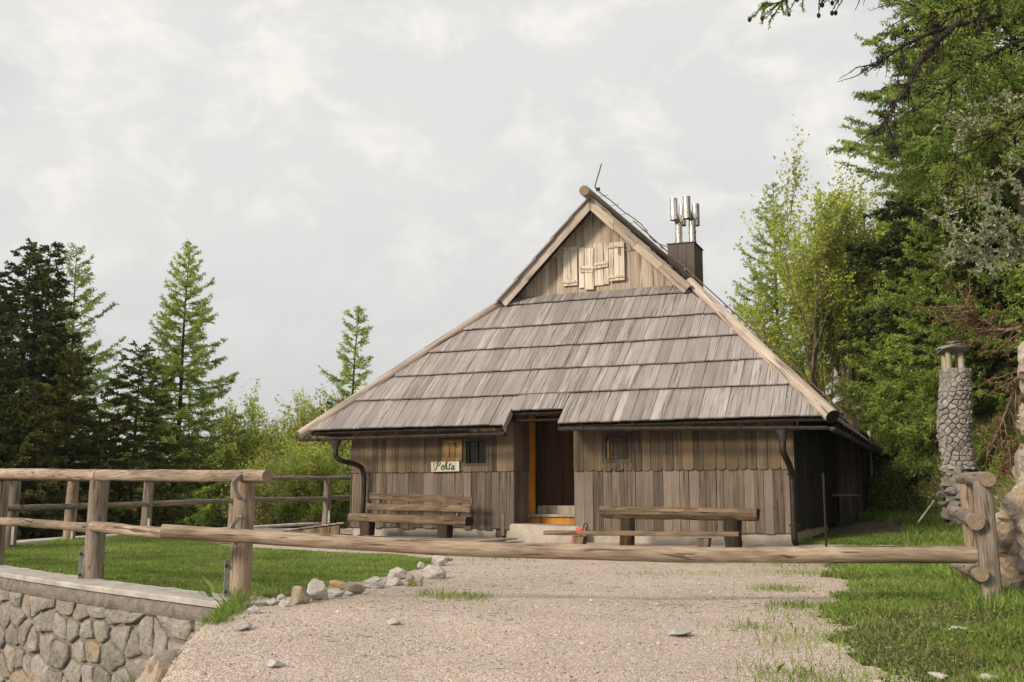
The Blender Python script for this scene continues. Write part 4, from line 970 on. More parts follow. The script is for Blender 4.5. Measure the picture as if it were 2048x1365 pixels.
for u, Y, vt, r in ((30, 20.4, 962, .125), (147, 22.7, 963, .125), (298, 24.7, 965, .12), (656, 29.9, 958, .11), (470, 27.2, 962, .11)):
    pt = at(u, vt, Y); s_ = ztop(14 if Y < 23 else 18 if Y < 26 else 24); rp_.append((u, Y)); relog('post', (pt[0]-.03, Y, s_-.05), (pt[0], Y, pt[2]), r, rf, [M_log if u < 200 and u > 100 else M_logdk, M_end], O2, taper=.08, nz=.007)
    mb = MB(); box(mb, -.03, .03, -.012, .012, 0, .34); mb.build('steel_bracket', M_galv, rf, T3(pt[0]+r*.6-O2[0], Y-r*.8-O2[1], s_) @ Matrix.Rotation(-.3, 4, 'Z'))
for (a, b) in (((-180, 953, 18.6), (30, 955, 20.4)), ((30, 955, 20.4), (147, 957, 22.7)), ((147, 957, 22.7), (298, 957, 24.7)), ((298, 957, 24.7), (470, 957, 27.2)), ((470, 957, 27.2), (656, 957, 29.9)), ((656, 957, 29.9), (800, 957, 32.5))): relog('top_rail', at(*a), at(*b), .062, rf, FG, O2, seg=14)
for (a, b) in (((-180, 1022, 18.5), (38, 1016, 20.3)), ((42, 1017, 20.5), (150, 1013, 22.6)), ((150, 1014, 22.8), (296, 1008, 24.6)), ((302, 1008, 24.8), (470, 1002, 27.2)), ((474, 1001, 27.3), (655, 998, 29.9)), ((658, 996, 30.0), (800, 995, 32.5))): relog('middle_rail', at(*a), at(*b), .066, rf, FG, O2, seg=14)
q0, q1 = Vector(at(1950, 1110, 9.92)), Vector(at(325, 1063, 10.16)); zv = (q1-q0).normalized(); xv = Vector((0, 0, -1)); yv = zv.cross(xv).normalized(); xv = yv.cross(zv); mb = MB()
sweep(mb, circ(.076, 18), (q1-q0).length, 70, .009, .14, .082, 4.4, mi=0)
bar = mb.build('barrier_pole', FM_, None, frame(q0, xv, yv, zv)); bar.data.polygons.foreach_set('use_smooth', np.array([len(p.vertices) == 4 for p in bar.data.polygons]))
tag(bar, 'long peeled log barrier pole lying across the gravel yard between the fences', 'barrier pole')
O3 = (4.5, 10.4, 0); rt = thing('log_fence', 'short log fence end with two posts beside the boulder on the right', 'fence', O3)
pf, pb_ = at(1964, 962, 9.80), at(1933, 968, 11.25)
relog('post', (pf[0]+.04, pf[1], gz(pf[0], pf[1])-.15), pf, .088, rt, [M_logdk, M_end], O3, taper=.06, seg=16, nz=.006)
relog('post', (pb_[0]+.04, pb_[1], gz(pb_[0], pb_[1])-.15), pb_, .076, rt, [M_log, M_end], O3, taper=.06, seg=16, nz=.006)
relog('top_rail', at(1976, 959, 9.62), at(1921, 957, 11.9), .070, rt, FG, O3, seg=8); relog('rail', at(1952, 1044, 9.68), at(1905, 1020, 12.4), .073, rt, FG, O3, taper=.1, seg=10); relog('rail', at(1962, 1149, 9.66), at(1911, 1128, 12.3), .062, rt, FG, O3, taper=.1, seg=10)

# ------------------------------------------------------------------ rocks
def hull_rock(seed, n=16, flat=1.0, bevel=.06, sub=2):
    import bmesh
    rr = random.Random(seed); bm = bmesh.new()
    for i in range(n):
        v = Vector((rr.gauss(0, 1), rr.gauss(0, 1), rr.gauss(0, 1))).normalized()*rr.uniform(.8, 1.0); bm.verts.new(v)
    h = bmesh.ops.convex_hull(bm, input=bm.verts); bmesh.ops.delete(bm, geom=list(set(h['geom_interior']+h['geom_unused'])), context='VERTS')
    bmesh.ops.bevel(bm, geom=bm.edges[:], offset=bevel, segments=1, affect='EDGES', profile=.5)
    for _ in range(sub):
        bmesh.ops.triangulate(bm, faces=bm.faces[:]); bmesh.ops.subdivide_edges(bm, edges=[e for e in bm.edges if e.calc_length() > .22], cuts=1)
    bm.normal_update()
    for v in bm.verts:
        q = v.co*2.2+Vector((seed, 0, 0)); d = .06*mnoise.noise(q)+.045*mnoise.noise(q*2.7)+.03*mnoise.noise(q*6); v.co += v.normal*d
    bmesh.ops.triangulate(bm, faces=bm.faces[:])
    zs_ = [v.co.z for v in bm.verts]; me = bpy.data.meshes.new('rock'); bm.to_mesh(me); bm.free(); return me
ROCKS = []
for s_ in range(9): me = hull_rock((1, 2, 3, 4, 15, 6, 7, 8, 9)[s_], 13+s_); me.materials.append(M_lime); ROCKS.append(me)
def rock(u0, u1, v0, v1, label, group=None, mat=None, k=0, rz=None, name='rock', cat='rock', deep=1.0, z=None):
    vb = v1-1; zz = 0.0 if z is None else z; x, y = onG_((u0+u1)/2, vb, zz)
    for _ in range(4): zz = gz(x, y); x, y = onG_((u0+u1)/2, vb, zz)
    px = F_PX/y; wd = (u1-u0)/px; hh = max((v1-v0)/px, .05); me = ROCKS[k % 9]
    if mat: me = me.copy(); me.materials.clear(); me.materials.append(mat)
    o = link(name, me); o.scale = (wd/2*1.08, wd/2*.85*deep, hh*.66); o.rotation_euler = (random.uniform(-.15, .15), random.uniform(-.12, .12), random.uniform(-.5, .5) if rz is None else rz)
    o.location = (x, y+wd*.32*deep, zz+hh*.36); return tag(o, label, cat, group)
G_ = 'rocks edging the lawn'
M_och = stone('ochre limestone', (.36, .24, .12), (.52, .36, .19), (.60, .50, .36), .4, bstr=.5, bd=.012)
M_brn = stone('brown limestone', (.24, .20, .155), (.36, .31, .25), (.47, .42, .36), .5, bstr=.5, bd=.012)
BR = [(525, 554, 1197, 1214, 'small pale rock in the lawn edging just right of the near fence post', None), (554, 581, 1196, 1216, 'small grey rock touching the left side of the big brown edging rock', None), (550, 572, 1189, 1202, 'flat low chip behind the two small rocks next to the near fence post', None),
 (569, 619, 1168, 1211, 'big brown wedge-shaped rock in the lawn edging', M_brn), (601, 653, 1156, 1203, 'largest pale grey block of the lawn edging, leaning on the brown rock', None), (652, 697, 1159, 1182, 'ochre orange rock of the lawn edging', M_och), (683, 731, 1163, 1191, 'rounded grey rock with brown side right of the ochre rock', M_brn),
 (646, 687, 1177, 1197, 'flat pale rock in front of the ochre rock', None), (684, 706, 1185, 1194, 'smallest flat chip in front of the rounded grey rock', None), (716, 766, 1155, 1170, 'long flat grey slab at the middle of the lawn edging, rear one', None), (727, 769, 1163, 1179, 'long flat grey slab at the middle of the lawn edging, front one', None),
 (769, 817, 1135, 1161, 'blocky grey rock standing above its flat neighbour in the lawn edging', None), (765, 808, 1154, 1173, 'flat pointed grey rock in front of the blocky grey one', None), (809, 829, 1144, 1166, 'narrow upright rock between the blocky rock and the white chunk', M_brn), (826, 849, 1147, 1167, 'small bright white chunk on the gravel side of the edging', None),
 (833, 853, 1123, 1140, 'small pointed rock on the grass behind the big white rock', None), (840, 893, 1129, 1161, 'big craggy white rock near the far end of the lawn edging', None), (860, 896, 1109, 1134, 'whitish rounded rock at the far end of the lawn edging by the boardwalk', None), (486, 518, 1213, 1229, 'flat white stone in the gravel below the near fence post', None)]
for k, (u0, u1, v0, v1, lb, mt) in enumerate(BR): rock(u0, u1, v0, v1, lb, G_, mt, k)
M_chip = stone('pale chip stone', (.36, .34, .31), (.48, .455, .42), (.60, .575, .54), .1, lich=.05, bstr=.4, bd=.008)
for k, (u0, u1, v0, v1, lb) in enumerate([(524, 566, 1316, 1336, 'flat white stone lying in the gravel at the lower left'), (1335, 1385, 1260, 1274, 'flat pale stone sunk in the gravel right of the middle'), (1862, 1905, 1338, 1362, 'grey flat stone in the grass at the bottom right'), (1968, 2012, 1336, 1366, 'pale pointed stone in the grass near the bottom right corner'),
  (770, 800, 1238, 1252, 'white chip pair lying in the gravel below the lawn edging'), (1905, 1945, 1250, 1268, 'rough stone half hidden in grass below the right fence'), (458, 500, 1232, 1262, 'pale sloping stone at the end of the retaining wall')]): rock(u0, u1, (v0+v1)/2, v1, lb, 'loose stones on the ground', M_chip, k+3, deep=1.4)
def unit_(v): return v/np.linalg.norm(v, axis=-1, keepdims=True)
def crag(name, c, rad, label, seed, mat, amp=.22, sub=5, cat='boulder', squash=None):
    import bmesh
    bm = bmesh.new(); bmesh.ops.create_icosphere(bm, subdivisions=sub, radius=1.0); gr = np.random.default_rng(int(seed*10)); NP = unit_(gr.normal(size=(46, 3))); HP = gr.uniform(.80, 1.02, 46)
    for v in bm.verts:
        p = v.co.copy(); s = p*1.2+Vector((seed, seed*.7, 0)); dn = NP@np.array(p); rr = float(np.min(np.where(dn > .25, HP/np.maximum(dn, .25), 9)))
        d = amp*.9*mnoise.noise(s)+amp*.5*mnoise.noise(s*2.1)
        dv = mnoise.voronoi(s*2.6)[0]; d -= amp*.42*max(0, .10-(dv[1]-dv[0]))/.10
        dv = mnoise.voronoi(Vector((s.x*5, s.y*5, s.z*7)))[0]; d += amp*.12*(min(dv[1]-dv[0], .3)/.3-.5)
        st_ = s.z*5+1.5*mnoise.noise(s*1.5); d += amp*.10*(abs((st_ % 1)-.5)*2-.5)+amp*.18*mnoise.noise(s*5.5)+amp*.09*mnoise.noise(s*13)+amp*.06*mnoise.noise(s*30)
        v.co = p*(rr*.97+d)
    me = bpy.data.meshes.new(name); bm.to_mesh(me); bm.free(); me.materials.append(mat)
    o = link(name, me); o.location = c; o.scale = rad; o.rotation_euler = (0, 0, seed); return tag(o, label, cat)
crag('boulder', (5.74, 10.2, .70), (1.24, 1.15, 1.18), 'big rough limestone boulder at the right edge beside the fence posts', 2.2, M_boulder, .17, 6)
crag('boulder', (6.45, 11.3, 2.5), (1.05, 1.0, 1.0), 'upper rock outcrop above the big boulder at the right edge', 5.1, M_boulder, .2)
crag('boulder', (6.9, 12.6, .9), (1.0, .9, 1.1), 'brownish rock behind the big boulder, half covered by the bank', 8.4, M_boulder, .2)
crag('boulder', (7.75, 14.6, 2.0), (.75, .8, .85), 'pale rock knob in the bank between the upper outcrop and the stone chimney', 9.3, M_boulder, .2)
crag('boulder', (9.1, 17.4, 1.3), (.6, .7, .6), 'bare crag sticking out of the bank right of the stone oven chimney', 3.7, M_boulder, .2)
crag('rock', (-2.42, 7.75, -.36), (.22, .42, .26), 'jagged grey and brown rock at the bottom left at the foot of the stone wall', 6.2, M_brn, .25, 4, 'rock')
# ------------------------------------------------------------------ stone oven chimney
TX, TY = 10.87, 26.0; TZ = gz(TX-.3, TY-.3)
tw = thing('stone_chimney', 'round rubble stone outdoor chimney with a flat capstone on four short pillars', 'chimney', (TX, TY, TZ))
zb0, zt0, TR = 1.35, 4.12-TZ, .365
circ_ = 2*math.pi*TR; pts = []
for r_ in range(22):
    s = 0
    while s < circ_-.1: pts.append((s+random.uniform(-.05, .05), zb0+.04+r_*(zt0-zb0)/22+random.uniform(-.03, .03))); s += random.uniform(.13, .26)
ext = [(p[0]+k*circ_, p[1]) for k in (-1, 1) for p in pts]; cl_ = voronoi_cells(pts+ext, (-circ_, 2*circ_, zb0, zt0))[:len(pts)]
def tmap(s, z, d):
    a = s/TR; r = TR-.03+d+.02*math.sin(z*3)+.05*max(0, 2.2-z); return (r*math.cos(a)+.05*math.sin(z*2.1), r*math.sin(a), z)
for c_ in cl_:
    if len(c_) > 2 and area(c_) > .002: stone_mesh(c_, tmap, M_tower, .004, .05, 'stone', tw, .022, .06)
mb = MB(); path_tube(mb, [(0, 0, .2), (0, 0, zt0-.02)], TR-.035, 16); mb.build('mortar_core', M_mortar, tw)
for a in (.5, 2.2, 3.9, 5.4): log('pillar', (.22*math.cos(a), .22*math.sin(a), zt0-.02), (.22*math.cos(a), .22*math.sin(a), zt0+.42), .078, tw, [M_gable, M_end], seg=4, n=10)
me = hull_rock(31, 18); me.materials.append(M_tower); o = link('capstone', me, tw, T3(0, 0, zt0+.47) @ Matrix.Diagonal((.62, .60, .10, 1))); me = hull_rock(33, 14); me.materials.append(M_tower); link('capstone', me, tw, T3(.05, -.05, zt0+.56) @ Matrix.Diagonal((.44, .40, .09, 1)) @ Matrix.Rotation(1.1, 4, 'Z')); link('capstone', me, tw, T3(.02, 0, zt0+.65) @ Matrix.Diagonal((.24, .26, .10, 1)))
for k in range(34):
    t = k/34; z = .05+t*1.35; r = .26-.02*t; a = random.uniform(0, 6.28); s_ = random.uniform(.13, .27)
    o = link('rock', ROCKS_T[k % 4], tw) if False else None
RT = []
for s_ in range(4): me = hull_rock(40+s_, 14, sub=1); me.materials.append(M_tower); RT.append(me)
for k in range(52):
    t = k/52; z = -.1+t*1.5; a = k*2.4; s_ = random.uniform(.14, .30); rr_ = .30*(.8+.4*random.random()); 
    link('rock', RT[k % 4], tw, T3(-.14+.14*t+rr_*math.cos(a), rr_*math.sin(a), z) @ Matrix.Rotation(random.random()*6, 4, 'Z') @ Matrix.Rotation(random.uniform(-.5, .5), 4, 'X') @ Matrix.Diagonal((s_, s_*.9, s_*.62, 1)))
# ------------------------------------------------------------------ odds and ends by the hut's right side
p = at(1738, 862, 33.0); o = log('marker_post', (p[0], 33, gz(p[0], 33)), p, .06, None, [M_signw, M_end], seg=4, n=8); tag(o, 'thin pale wooden post behind the right rear eave of the hut', 'post')
gx, gy_ = onG_(1652, 1076, .22); mb = MB(); path_tube(mb, [(0, 0, -.05), (0, 0, 1.45)], .022, 7); o = mb.build('metal_pole', M_iron, None, T3(gx, gy_, gz(gx, gy_))); tag(o, 'thin grey metal pole standing beside the dark right wall of the hut', 'pole')
p0 = at(1836, 1046, 22.5); p1 = at(1868, 1002, 23.2); mb = MB(); path_tube(mb, [(0, 0, 0), tuple(b-a for a, b in zip(p0, p1))], .02, 6); o = mb.build('stick', M_deck, None, T3(*p0)); tag(o, 'thin pale stick leaning against the foot of the stone chimney', 'stick')
wt = thing('wash_table', 'small grey shelf table beside the dark right wall of the hut', 'table', HW(W+.35, 7.6, gz(*HW(W+.35, 7.6, 0)[:2])), -TH)
mb = MB(); box(mb, -.3, .3, -.5, .5, .72, .77); mb.build('table_top', M_deck, wt)
for sx_ in (-.26, .22):
    for sy_ in (-.46, .42): mb = MB(); box(mb, 0, .04, 0, .04, 0, .72); mb.build('leg', M_stump, wt, T3(sx_, sy_, 0))
mb = MB(); d_ = log('round_slab', HW(7.35, -2.75, .0), HW(7.35, -2.75, .045), .28, None, [M_stump, M_end], seg=2, n=18); tag(d_, 'dark round wood disc lying on the gravel in front of the plank bench', 'disc')
sl = HW(6.9, -2.6, .0); mb = MB(); box(mb, -.55, .55, -.16, .16, -.02, .035); o = mb.build('paving_plank', M_deck, None, T3(*sl) @ Matrix.Rotation(-TH, 4, 'Z')); tag(o, 'short weathered plank lying on the gravel under the plank bench', 'plank')
# ------------------------------------------------------------------ vegetation
def unit(v): return v/np.maximum(np.linalg.norm(v, axis=-1, keepdims=True), 1e-9)
def needles(mb, P, Dv, ln, wd, tint, g, flat=.0):
    """one thin triangle or kite per tuft; P roots, Dv directions"""
    n = len(P)
    if n == 0: return
    rd = unit(g.normal(size=(n, 3))); side = unit(np.cross(Dv, rd)); ln = np.broadcast_to(ln, (n,))[:, None]; wd = np.broadcast_to(wd, (n,))[:, None]
    a = P-side*wd*.15; b = P+Dv*ln*.5+side*wd*.5; c = P+Dv*ln; d = P+Dv*ln*.45-side*wd*.5
    V = np.stack([a, b, c, d], 1).reshape(-1, 3); F = (np.arange(n)*4)[:, None]+np.arange(4)[None]
    mb.add(V, F, np.repeat(np.broadcast_to(tint, (n,)), 4))
def conifer(H, Rb, seed, base=.06, nb=120, expo=1.0, droop=.25, up=.1, tip=.25, dens=1.0, tl=.10, tw=.03, kind='larch', lean=(0, 0), gap=0.0, az=None, narrow_top=0.0, tmul=1.0):
    g = np.random.default_rng(seed); TR_, CR = MB(), MB()
    K = 12; zz = np.linspace(0, H, K); lx = lean[0]*(zz/H)**1.5+.03*np.sin(zz*.7+seed); ly = lean[1]*(zz/H)**1.5+.03*np.cos(zz*.6+seed); path_tube(TR_, np.stack([lx, ly, zz], 1), np.linspace(H*.0105+.015, .008, K), 8)
    S, E, R0, R1 = [], [], [], []
    for i in range(nb):
        t = (i+g.random())/nb; z = H*(base+(1-base)*t**.93)
        if z > H*.995: continue
        rel = (z/H-base)/(1-base); L_ = Rb*((1-rel)**expo)*g.uniform(.62, 1.12)*(1-narrow_top*sstep(.5, 1, rel))+.10+.03*H*(1-rel)*.3
        if g.random() < gap: L_ *= g.uniform(.25, .6)
        a = g.uniform(0, 6.283) if az is None else az+g.normal()*.9
        if az is None: a = i*2.39996+g.normal()*.3
        o = np.array([np.interp(z, zz, lx), np.interp(z, zz, ly), z]); dv = np.array([math.cos(a), math.sin(a)]); k = np.linspace(0, 1, 8)
        uu = up*g.uniform(.4, 1.6)+.35*sstep(.6, 1, rel); dr = droop*g.uniform(.6, 1.4)*(1-.6*rel)
        curve = uu*k-dr*k**1.5*1.3+tip*k**3
        sidew = np.array([-dv[1], dv[0]])*g.normal()*.12
        P = np.stack([o[0]+(dv[0]*k+sidew[0]*k**2)*L_, o[1]+(dv[1]*k+sidew[1]*k**2)*L_, z+L_*curve], 1)
        r_ = np.linspace(.006+.011*L_, .003, 8); S.append(P[:-1]); E.append(P[1:]); R0.append(r_[:-1]); R1.append(r_[1:])
        # twigs
        nt_ = max(3, int(L_*dens*(11 if kind == 'larch' else 12))); tt = g.uniform(.10, 1, nt_)**.8; q = np.stack([np.interp(tt, k, P[:, j]) for j in range(3)], 1)
        fw = unit(np.stack([np.interp(np.minimum(tt+.05, 1), k, P[:, j]) for j in range(3)], 1)-np.stack([np.interp(tt-.05, k, P[:, j]) for j in range(3)], 1))
        sd_ = np.where(g.random(nt_) < .5, 1, -1)[:, None]*np.array([-dv[1], dv[0], 0])[None]
        tdir = unit(fw*g.uniform(.5, 1.2, (nt_, 1))+sd_*g.uniform(.3, 1.1, (nt_, 1))+np.array([0, 0, 1])*(g.normal(size=(nt_, 1))*.22-(.22 if kind == 'larch' else .12)))
        tlen = (.10+.34*L_*(1-tt)*g.uniform(.5, 1.2, nt_)+.10*g.random(nt_)); tlen = np.minimum(tlen, .85)
        e = q+tdir*tlen[:, None]; e[:, 2] -= tlen**1.5*(.25 if kind == 'larch' else .15)
        S.append(q); E.append(e); R0.append(np.full(nt_, .0045)); R1.append(np.full(nt_, .002))
        m = np.maximum((tlen*(72 if kind == 'larch' else 95)*dens*tmul).astype(int), 6); idx = np.repeat(np.arange(nt_), m); s = g.random(len(idx)); p = q[idx]+(e-q)[idx]*s[:, None]
        if kind == 'larch': nd = unit(unit((e-q)[idx])*.35+g.normal(size=(len(idx), 3))*.75+np.array([0, 0, .15])); tn = np.clip(.38+g.normal(size=len(idx))*.2+.12*(tt[idx])+.12*(nd[:, 2]), 0, 1)
        else: nd = unit(unit((e-q)[idx])*1.0+g.normal(size=(len(idx), 3))*.5+np.array([0, 0, .1])); tn = np.clip(.22+g.normal(size=len(idx))*.14+.60*np.maximum(s*tt[idx]-.5, 0)*1.4*g.random(len(idx))*1.6, 0, 1)
        p = p+g.normal(size=p.shape)*.012
        needles(CR, p, nd, tl*g.uniform(.55, 1.25, len(idx))*1.2, tw*g.uniform(.7, 1.3, len(idx))*(1.15 if kind == 'larch' else 1.5), tn, g)
        nb2 = int(L_*40*dens*tmul)+4; s = g.random(nb2)**.7; p = np.stack([np.interp(s, k, P[:, j]) for j in range(3)], 1); nd = unit(dv[[0, 1, 1]]*np.array([1, 1, 0])+g.normal(size=(nb2, 3))); needles(CR, p, nd, tl, tw, np.clip(.3+g.normal(size=nb2)*.2, 0, 1), g)
    tubes(TR_, np.concatenate(S), np.concatenate(E), np.concatenate(R0), np.concatenate(R1), 3)
    return TR_, CR
def broadleaf(H, seed, stems=1, spread=.35, leaf_=.07, nleaf=9000, up=.6, first=.25, depth=5, r0=None, fan=.18, lw=.8, twigr=.005, blossom=0.0):
    g = np.random.default_rng(seed); rr = random.Random(seed); S, E, R0, R1, tips = [], [], [], [], []
    def grow(p, d, L_, r, dep):
        n = 4; sg = L_/n
        for i in range(n):
            d2 = d+Vector((rr.gauss(0, .13), rr.gauss(0, .13), rr.gauss(.03, .06)+(.05 if dep else 0))); d2.normalize(); q = p+d2*sg; r2 = r*(.90 if dep < depth else .8); S.append(p[:]); E.append(q[:]); R0.append(r); R1.append(r2)
            if dep >= 2: tips.append((p[:], q[:], dep))
            if dep < depth and (i > 0 or dep > 0) and rr.random() < (.95 if dep < 3 else .7):
                for _ in range(1 if rr.random() < .6 else 2):
                    ax = Vector((rr.gauss(0, 1), rr.gauss(0, 1), rr.gauss(0, .5))); ax = (ax-d2*ax.dot(d2)).normalized(); nd = (d2*(1-spread*rr.uniform(.6, 1.4))+ax*spread*rr.uniform(.9, 2.0)+Vector((0, 0, up*.28))).normalized()
                    grow(q.copy(), nd, L_*rr.uniform(.42, .72), max(r2*rr.uniform(.35, .5), twigr*.6), dep+1)
            p, d, r = q, d2, r2
        if dep < depth: grow(p, d, L_*.55, r*.85, dep+1)
    for s in range(stems):
        a = s*6.283/stems+rr.random(); o = Vector((math.cos(a), math.sin(a), 0))*(.05*H*fan if stems > 1 else 0); d = (Vector((0, 0, 1))+Vector((math.cos(a), math.sin(a), 0))*(fan*rr.uniform(.4, 1.3) if stems > 1 else .03)).normalized()
        grow(o, d, H*.58*rr.uniform(.8, 1.05), (r0 or H*.012)*rr.uniform(.7, 1.1), 0)
    S_, E_ = np.array(S), np.array(E); top = E_[:, 2].max(); k = H/top; S_ *= k; E_ *= k
    TR_, CR = MB(), MB(); tubes(TR_, S_, E_, np.array(R0), np.array(R1), 5)
    T = np.array([(a, b) for a, b, _ in tips])*k; w_ = np.array([d_ for *_, d_ in tips])**1.5; w_ = w_/w_.sum(); i = g.choice(len(T), nleaf, p=w_); s = g.random(nleaf)[:, None]; P = T[i, 0]*(1-s)+T[i, 1]*s+g.normal(size=(nleaf, 3))*leaf_*.5
    cl = g.random(len(T))[i]; nd = unit(g.normal(size=(nleaf, 3))+np.array([0, 0, .2])); needles(CR, P, nd, leaf_*g.uniform(.6, 1.3, nleaf), leaf_*lw*g.uniform(.7, 1.2, nleaf), np.clip(.35+.3*(cl-.5)+g.normal(size=nleaf)*.2+(P[:, 2]/H-.5)*.2, 0, 1), g)
    return TR_, CR
def bush(Rr, H, seed, leaf_=.06, nleaf=5000, lw=.8, clumps=26, twigs=120):
    g = np.random.default_rng(seed); TR_, CR = MB(), MB(); c = unit(g.normal(size=(clumps, 3)))*g.uniform(.25, .85, (clumps, 1)); c[:, 2] = np.abs(c[:, 2])*.9+.12; c = c*np.array([Rr, Rr, H]); cr = g.uniform(.16, .34, clumps)
    i = g.integers(0, clumps, nleaf); P = c[i]+unit(g.normal(size=(nleaf, 3)))*(g.random(nleaf)**.5*cr[i])[:, None]*np.array([Rr, Rr, H*.9]); P[:, 2] = np.abs(P[:, 2])
    needles(CR, P, unit(g.normal(size=(nleaf, 3))+np.array([0, 0, .3])), leaf_*g.uniform(.6, 1.4, nleaf), leaf_*lw*g.uniform(.7, 1.2, nleaf), np.clip(g.random(clumps)[i]*.5+.2+g.normal(size=nleaf)*.15, 0, 1), g)
    e = c[g.integers(0, clumps, twigs)]*g.uniform(.8, 1.25, (twigs, 1)); s = g.normal(size=(twigs, 3))*.12*Rr; s[:, 2] = 0; m = s*.3+e*.55+g.normal(size=(twigs, 3))*.05; tubes(TR_, s, m, .012*H**.5, .007, 4); tubes(TR_, m, e, .007, .003, 3)
    return TR_, CR
def plant(nm, label, cat, gen, mats, x, y, z=None, group=None, rz=0, sc=1.0):
    t = thing(nm, label, cat, (x, y, gz(x, y)-.05 if z is None else z), rz, group); a, b = gen
    kid(t, a.build('trunk', mats[0], t)); kid(t, b.build('crown', mats[1], t)); t.scale = (sc,)*3; return t
def spot(u, Y): return (u-1024)/F_PX*Y, Y
def hgt(u, vt, Y):     # height of the tree above its ground so that its tip reaches vt
    x, y = spot(u, Y); return at(u, vt, Y)[2]-gz(x, y)+.05
LAR, SPR = (M_bark, M_larch), (M_bark, M_spruce)
# --- left group
x, y = spot(40, 31); plant('spruce_tree', 'tall dark spruce at the left edge, left one of the twin pointed tops', 'spruce', conifer(hgt(40, 485, 31), 3.3, 11, .03, 170, .8, .35, .1, .15, 1.05, .10, .034, 'spruce', tmul=.9), SPR, x, y)
x, y = spot(78, 30); plant('spruce_tree', 'dark spruce, right one of the twin pointed tops at the left edge', 'spruce', conifer(hgt(72, 487, 30), 3.1, 12, .03, 170, .9, .35, .1, .15, 1.05, .10, .034, 'spruce', tmul=.9), SPR, x, y)
x, y = spot(-30, 27); plant('spruce_tree', 'broad dark spruce cut by the left edge of the photo', 'spruce', conifer(hgt(-30, 540, 27), 2.2, 13, .03, 140, .8, .35, .1, .15, 1.0, .10, .034, 'spruce', tmul=.9), SPR, x, y)
x, y = spot(140, 29); plant('spruce_tree', 'shorter olive spruce in front of the twin topped spruces', 'spruce', conifer(hgt(140, 690, 29), 2.1, 14, .02, 110, .75, .3, .1, .15, 1.0, .09, .034, 'spruce', tmul=.9), (M_bark, M_spruce2), x, y)
x, y = spot(60, 27); plant('spruce_tree', 'low olive green spruce at the left, right behind the log fence', 'spruce', conifer(hgt(60, 760, 27), 2.0, 16, .02, 90, .7, .3, .1, .15, 1.1, .09, .032, 'spruce', tmul=.9), (M_bark, M_spruce2), x, y)
x, y = spot(272, 30); plant('spruce_tree', 'young pointed spruce with rusty top in front of the tall larch', 'spruce', conifer(hgt(272, 690, 30), 3.0, 15, .02, 120, .8, .3, .1, .15, 1.05, .085, .03, 'spruce', tmul=.9), (M_bark, M_spruce2), x, y)
x, y = spot(135, 37); plant('larch_tree', 'airy larch leaning out right of the dark twin spruces', 'larch', conifer(hgt(132, 495, 37), 3.6, 21, .05, 140, .75, .28, .30, .35, 1.1, .09, .03, 'larch', gap=.15), LAR, x, y)
x, y = spot(352, 40); plant('larch_tree', 'tall bright green larch standing free against the sky, left of the hut', 'larch', conifer(hgt(362, 484, 40), 4.1, 22, .04, 190, .9, .30, .18, .30, 1.2, .095, .031, 'larch', lean=(.25, 0), gap=.12), (M_bark, M_larch2), x, y)
x, y = spot(690, 42); plant('larch_tree', 'smaller larch with long low boughs just left of the hut roof', 'larch', conifer(hgt(712, 608, 42), 2.8, 23, .06, 100, .7, .15, .15, .35, 1.15, .095, .031, 'larch', lean=(.5, 0), gap=.3), (M_bark, M_larch2), x, y)
x, y = spot(565, 41); plant('broadleaf_tree', 'slim many stemmed tree with fresh yellow green leaves left of the hut', 'tree', broadleaf(hgt(565, 728, 41), 31, 5, .30, .125, 16000, .8, fan=.15, depth=4, twigr=.003), (M_barkl, M_leaf), x, y)
# --- right group
x, y = spot(1563, 47); plant('larch_tree', 'slender pale larch rising behind the right roof slope', 'larch', conifer(hgt(1563, 368, 47), 3.3, 24, .22, 110, .8, .10, .30, .30, 1.0, .10, .032, 'larch', gap=.15), (M_bark, M_larch2), x, y)
x, y = spot(1690, 40); plant('broadleaf_tree', 'large fan shaped tree of many bare stems with fresh leaves behind the hut right side', 'tree', broadleaf(hgt(1660, 325, 40), 33, 7, .24, .125, 42000, 1.0, fan=.24, r0=.11, depth=4, twigr=.003), (M_barkl, M_leaf), x, y)
x, y = spot(1850, 44); plant('larch_tree', 'pale green larch between the fan shaped tree and the big spruce', 'larch', conifer(hgt(1850, 385, 44), 3.4, 25, .03, 120, .7, .3, .2, .3, 1.0, .10, .032, 'larch'), (M_bark, M_larch2), x, y)
x, y = spot(1950, 33); plant('spruce_tree', 'very tall dark spruce on the right, reaching above the photo', 'spruce', conifer(hgt(1930, -190, 33), 4.0, 17, .10, 200, .62, .32, .1, .15, .95, .11, .038, 'spruce', tmul=.85), SPR, x, y)
x, y = spot(2080, 26); plant('larch_tree', 'tall green larch on the bank at the right edge, cut by the photo top', 'larch', conifer(hgt(2080, -420, 26), 4.6, 26, .36, 200, .5, .3, .2, .3, 1.1, .09, .03, 'larch'), LAR, x, y)
x, y = spot(1795, 36); plant('larch_tree', 'light green young larch behind the stone chimney', 'larch', conifer(hgt(1795, 560, 36), 2.6, 27, .02, 90, .7, .3, .2, .3, 1.0, .10, .034, 'larch'), (M_bark, M_larch2), x, y)
x, y = spot(1890, 31); plant('larch_tree', 'bright larch directly above the stone chimney cap', 'larch', conifer(hgt(1890, 440, 31), 2.6, 28, .02, 100, .6, .3, .2, .3, 1.1, .09, .03, 'larch'), (M_bark, M_larch2), x, y)
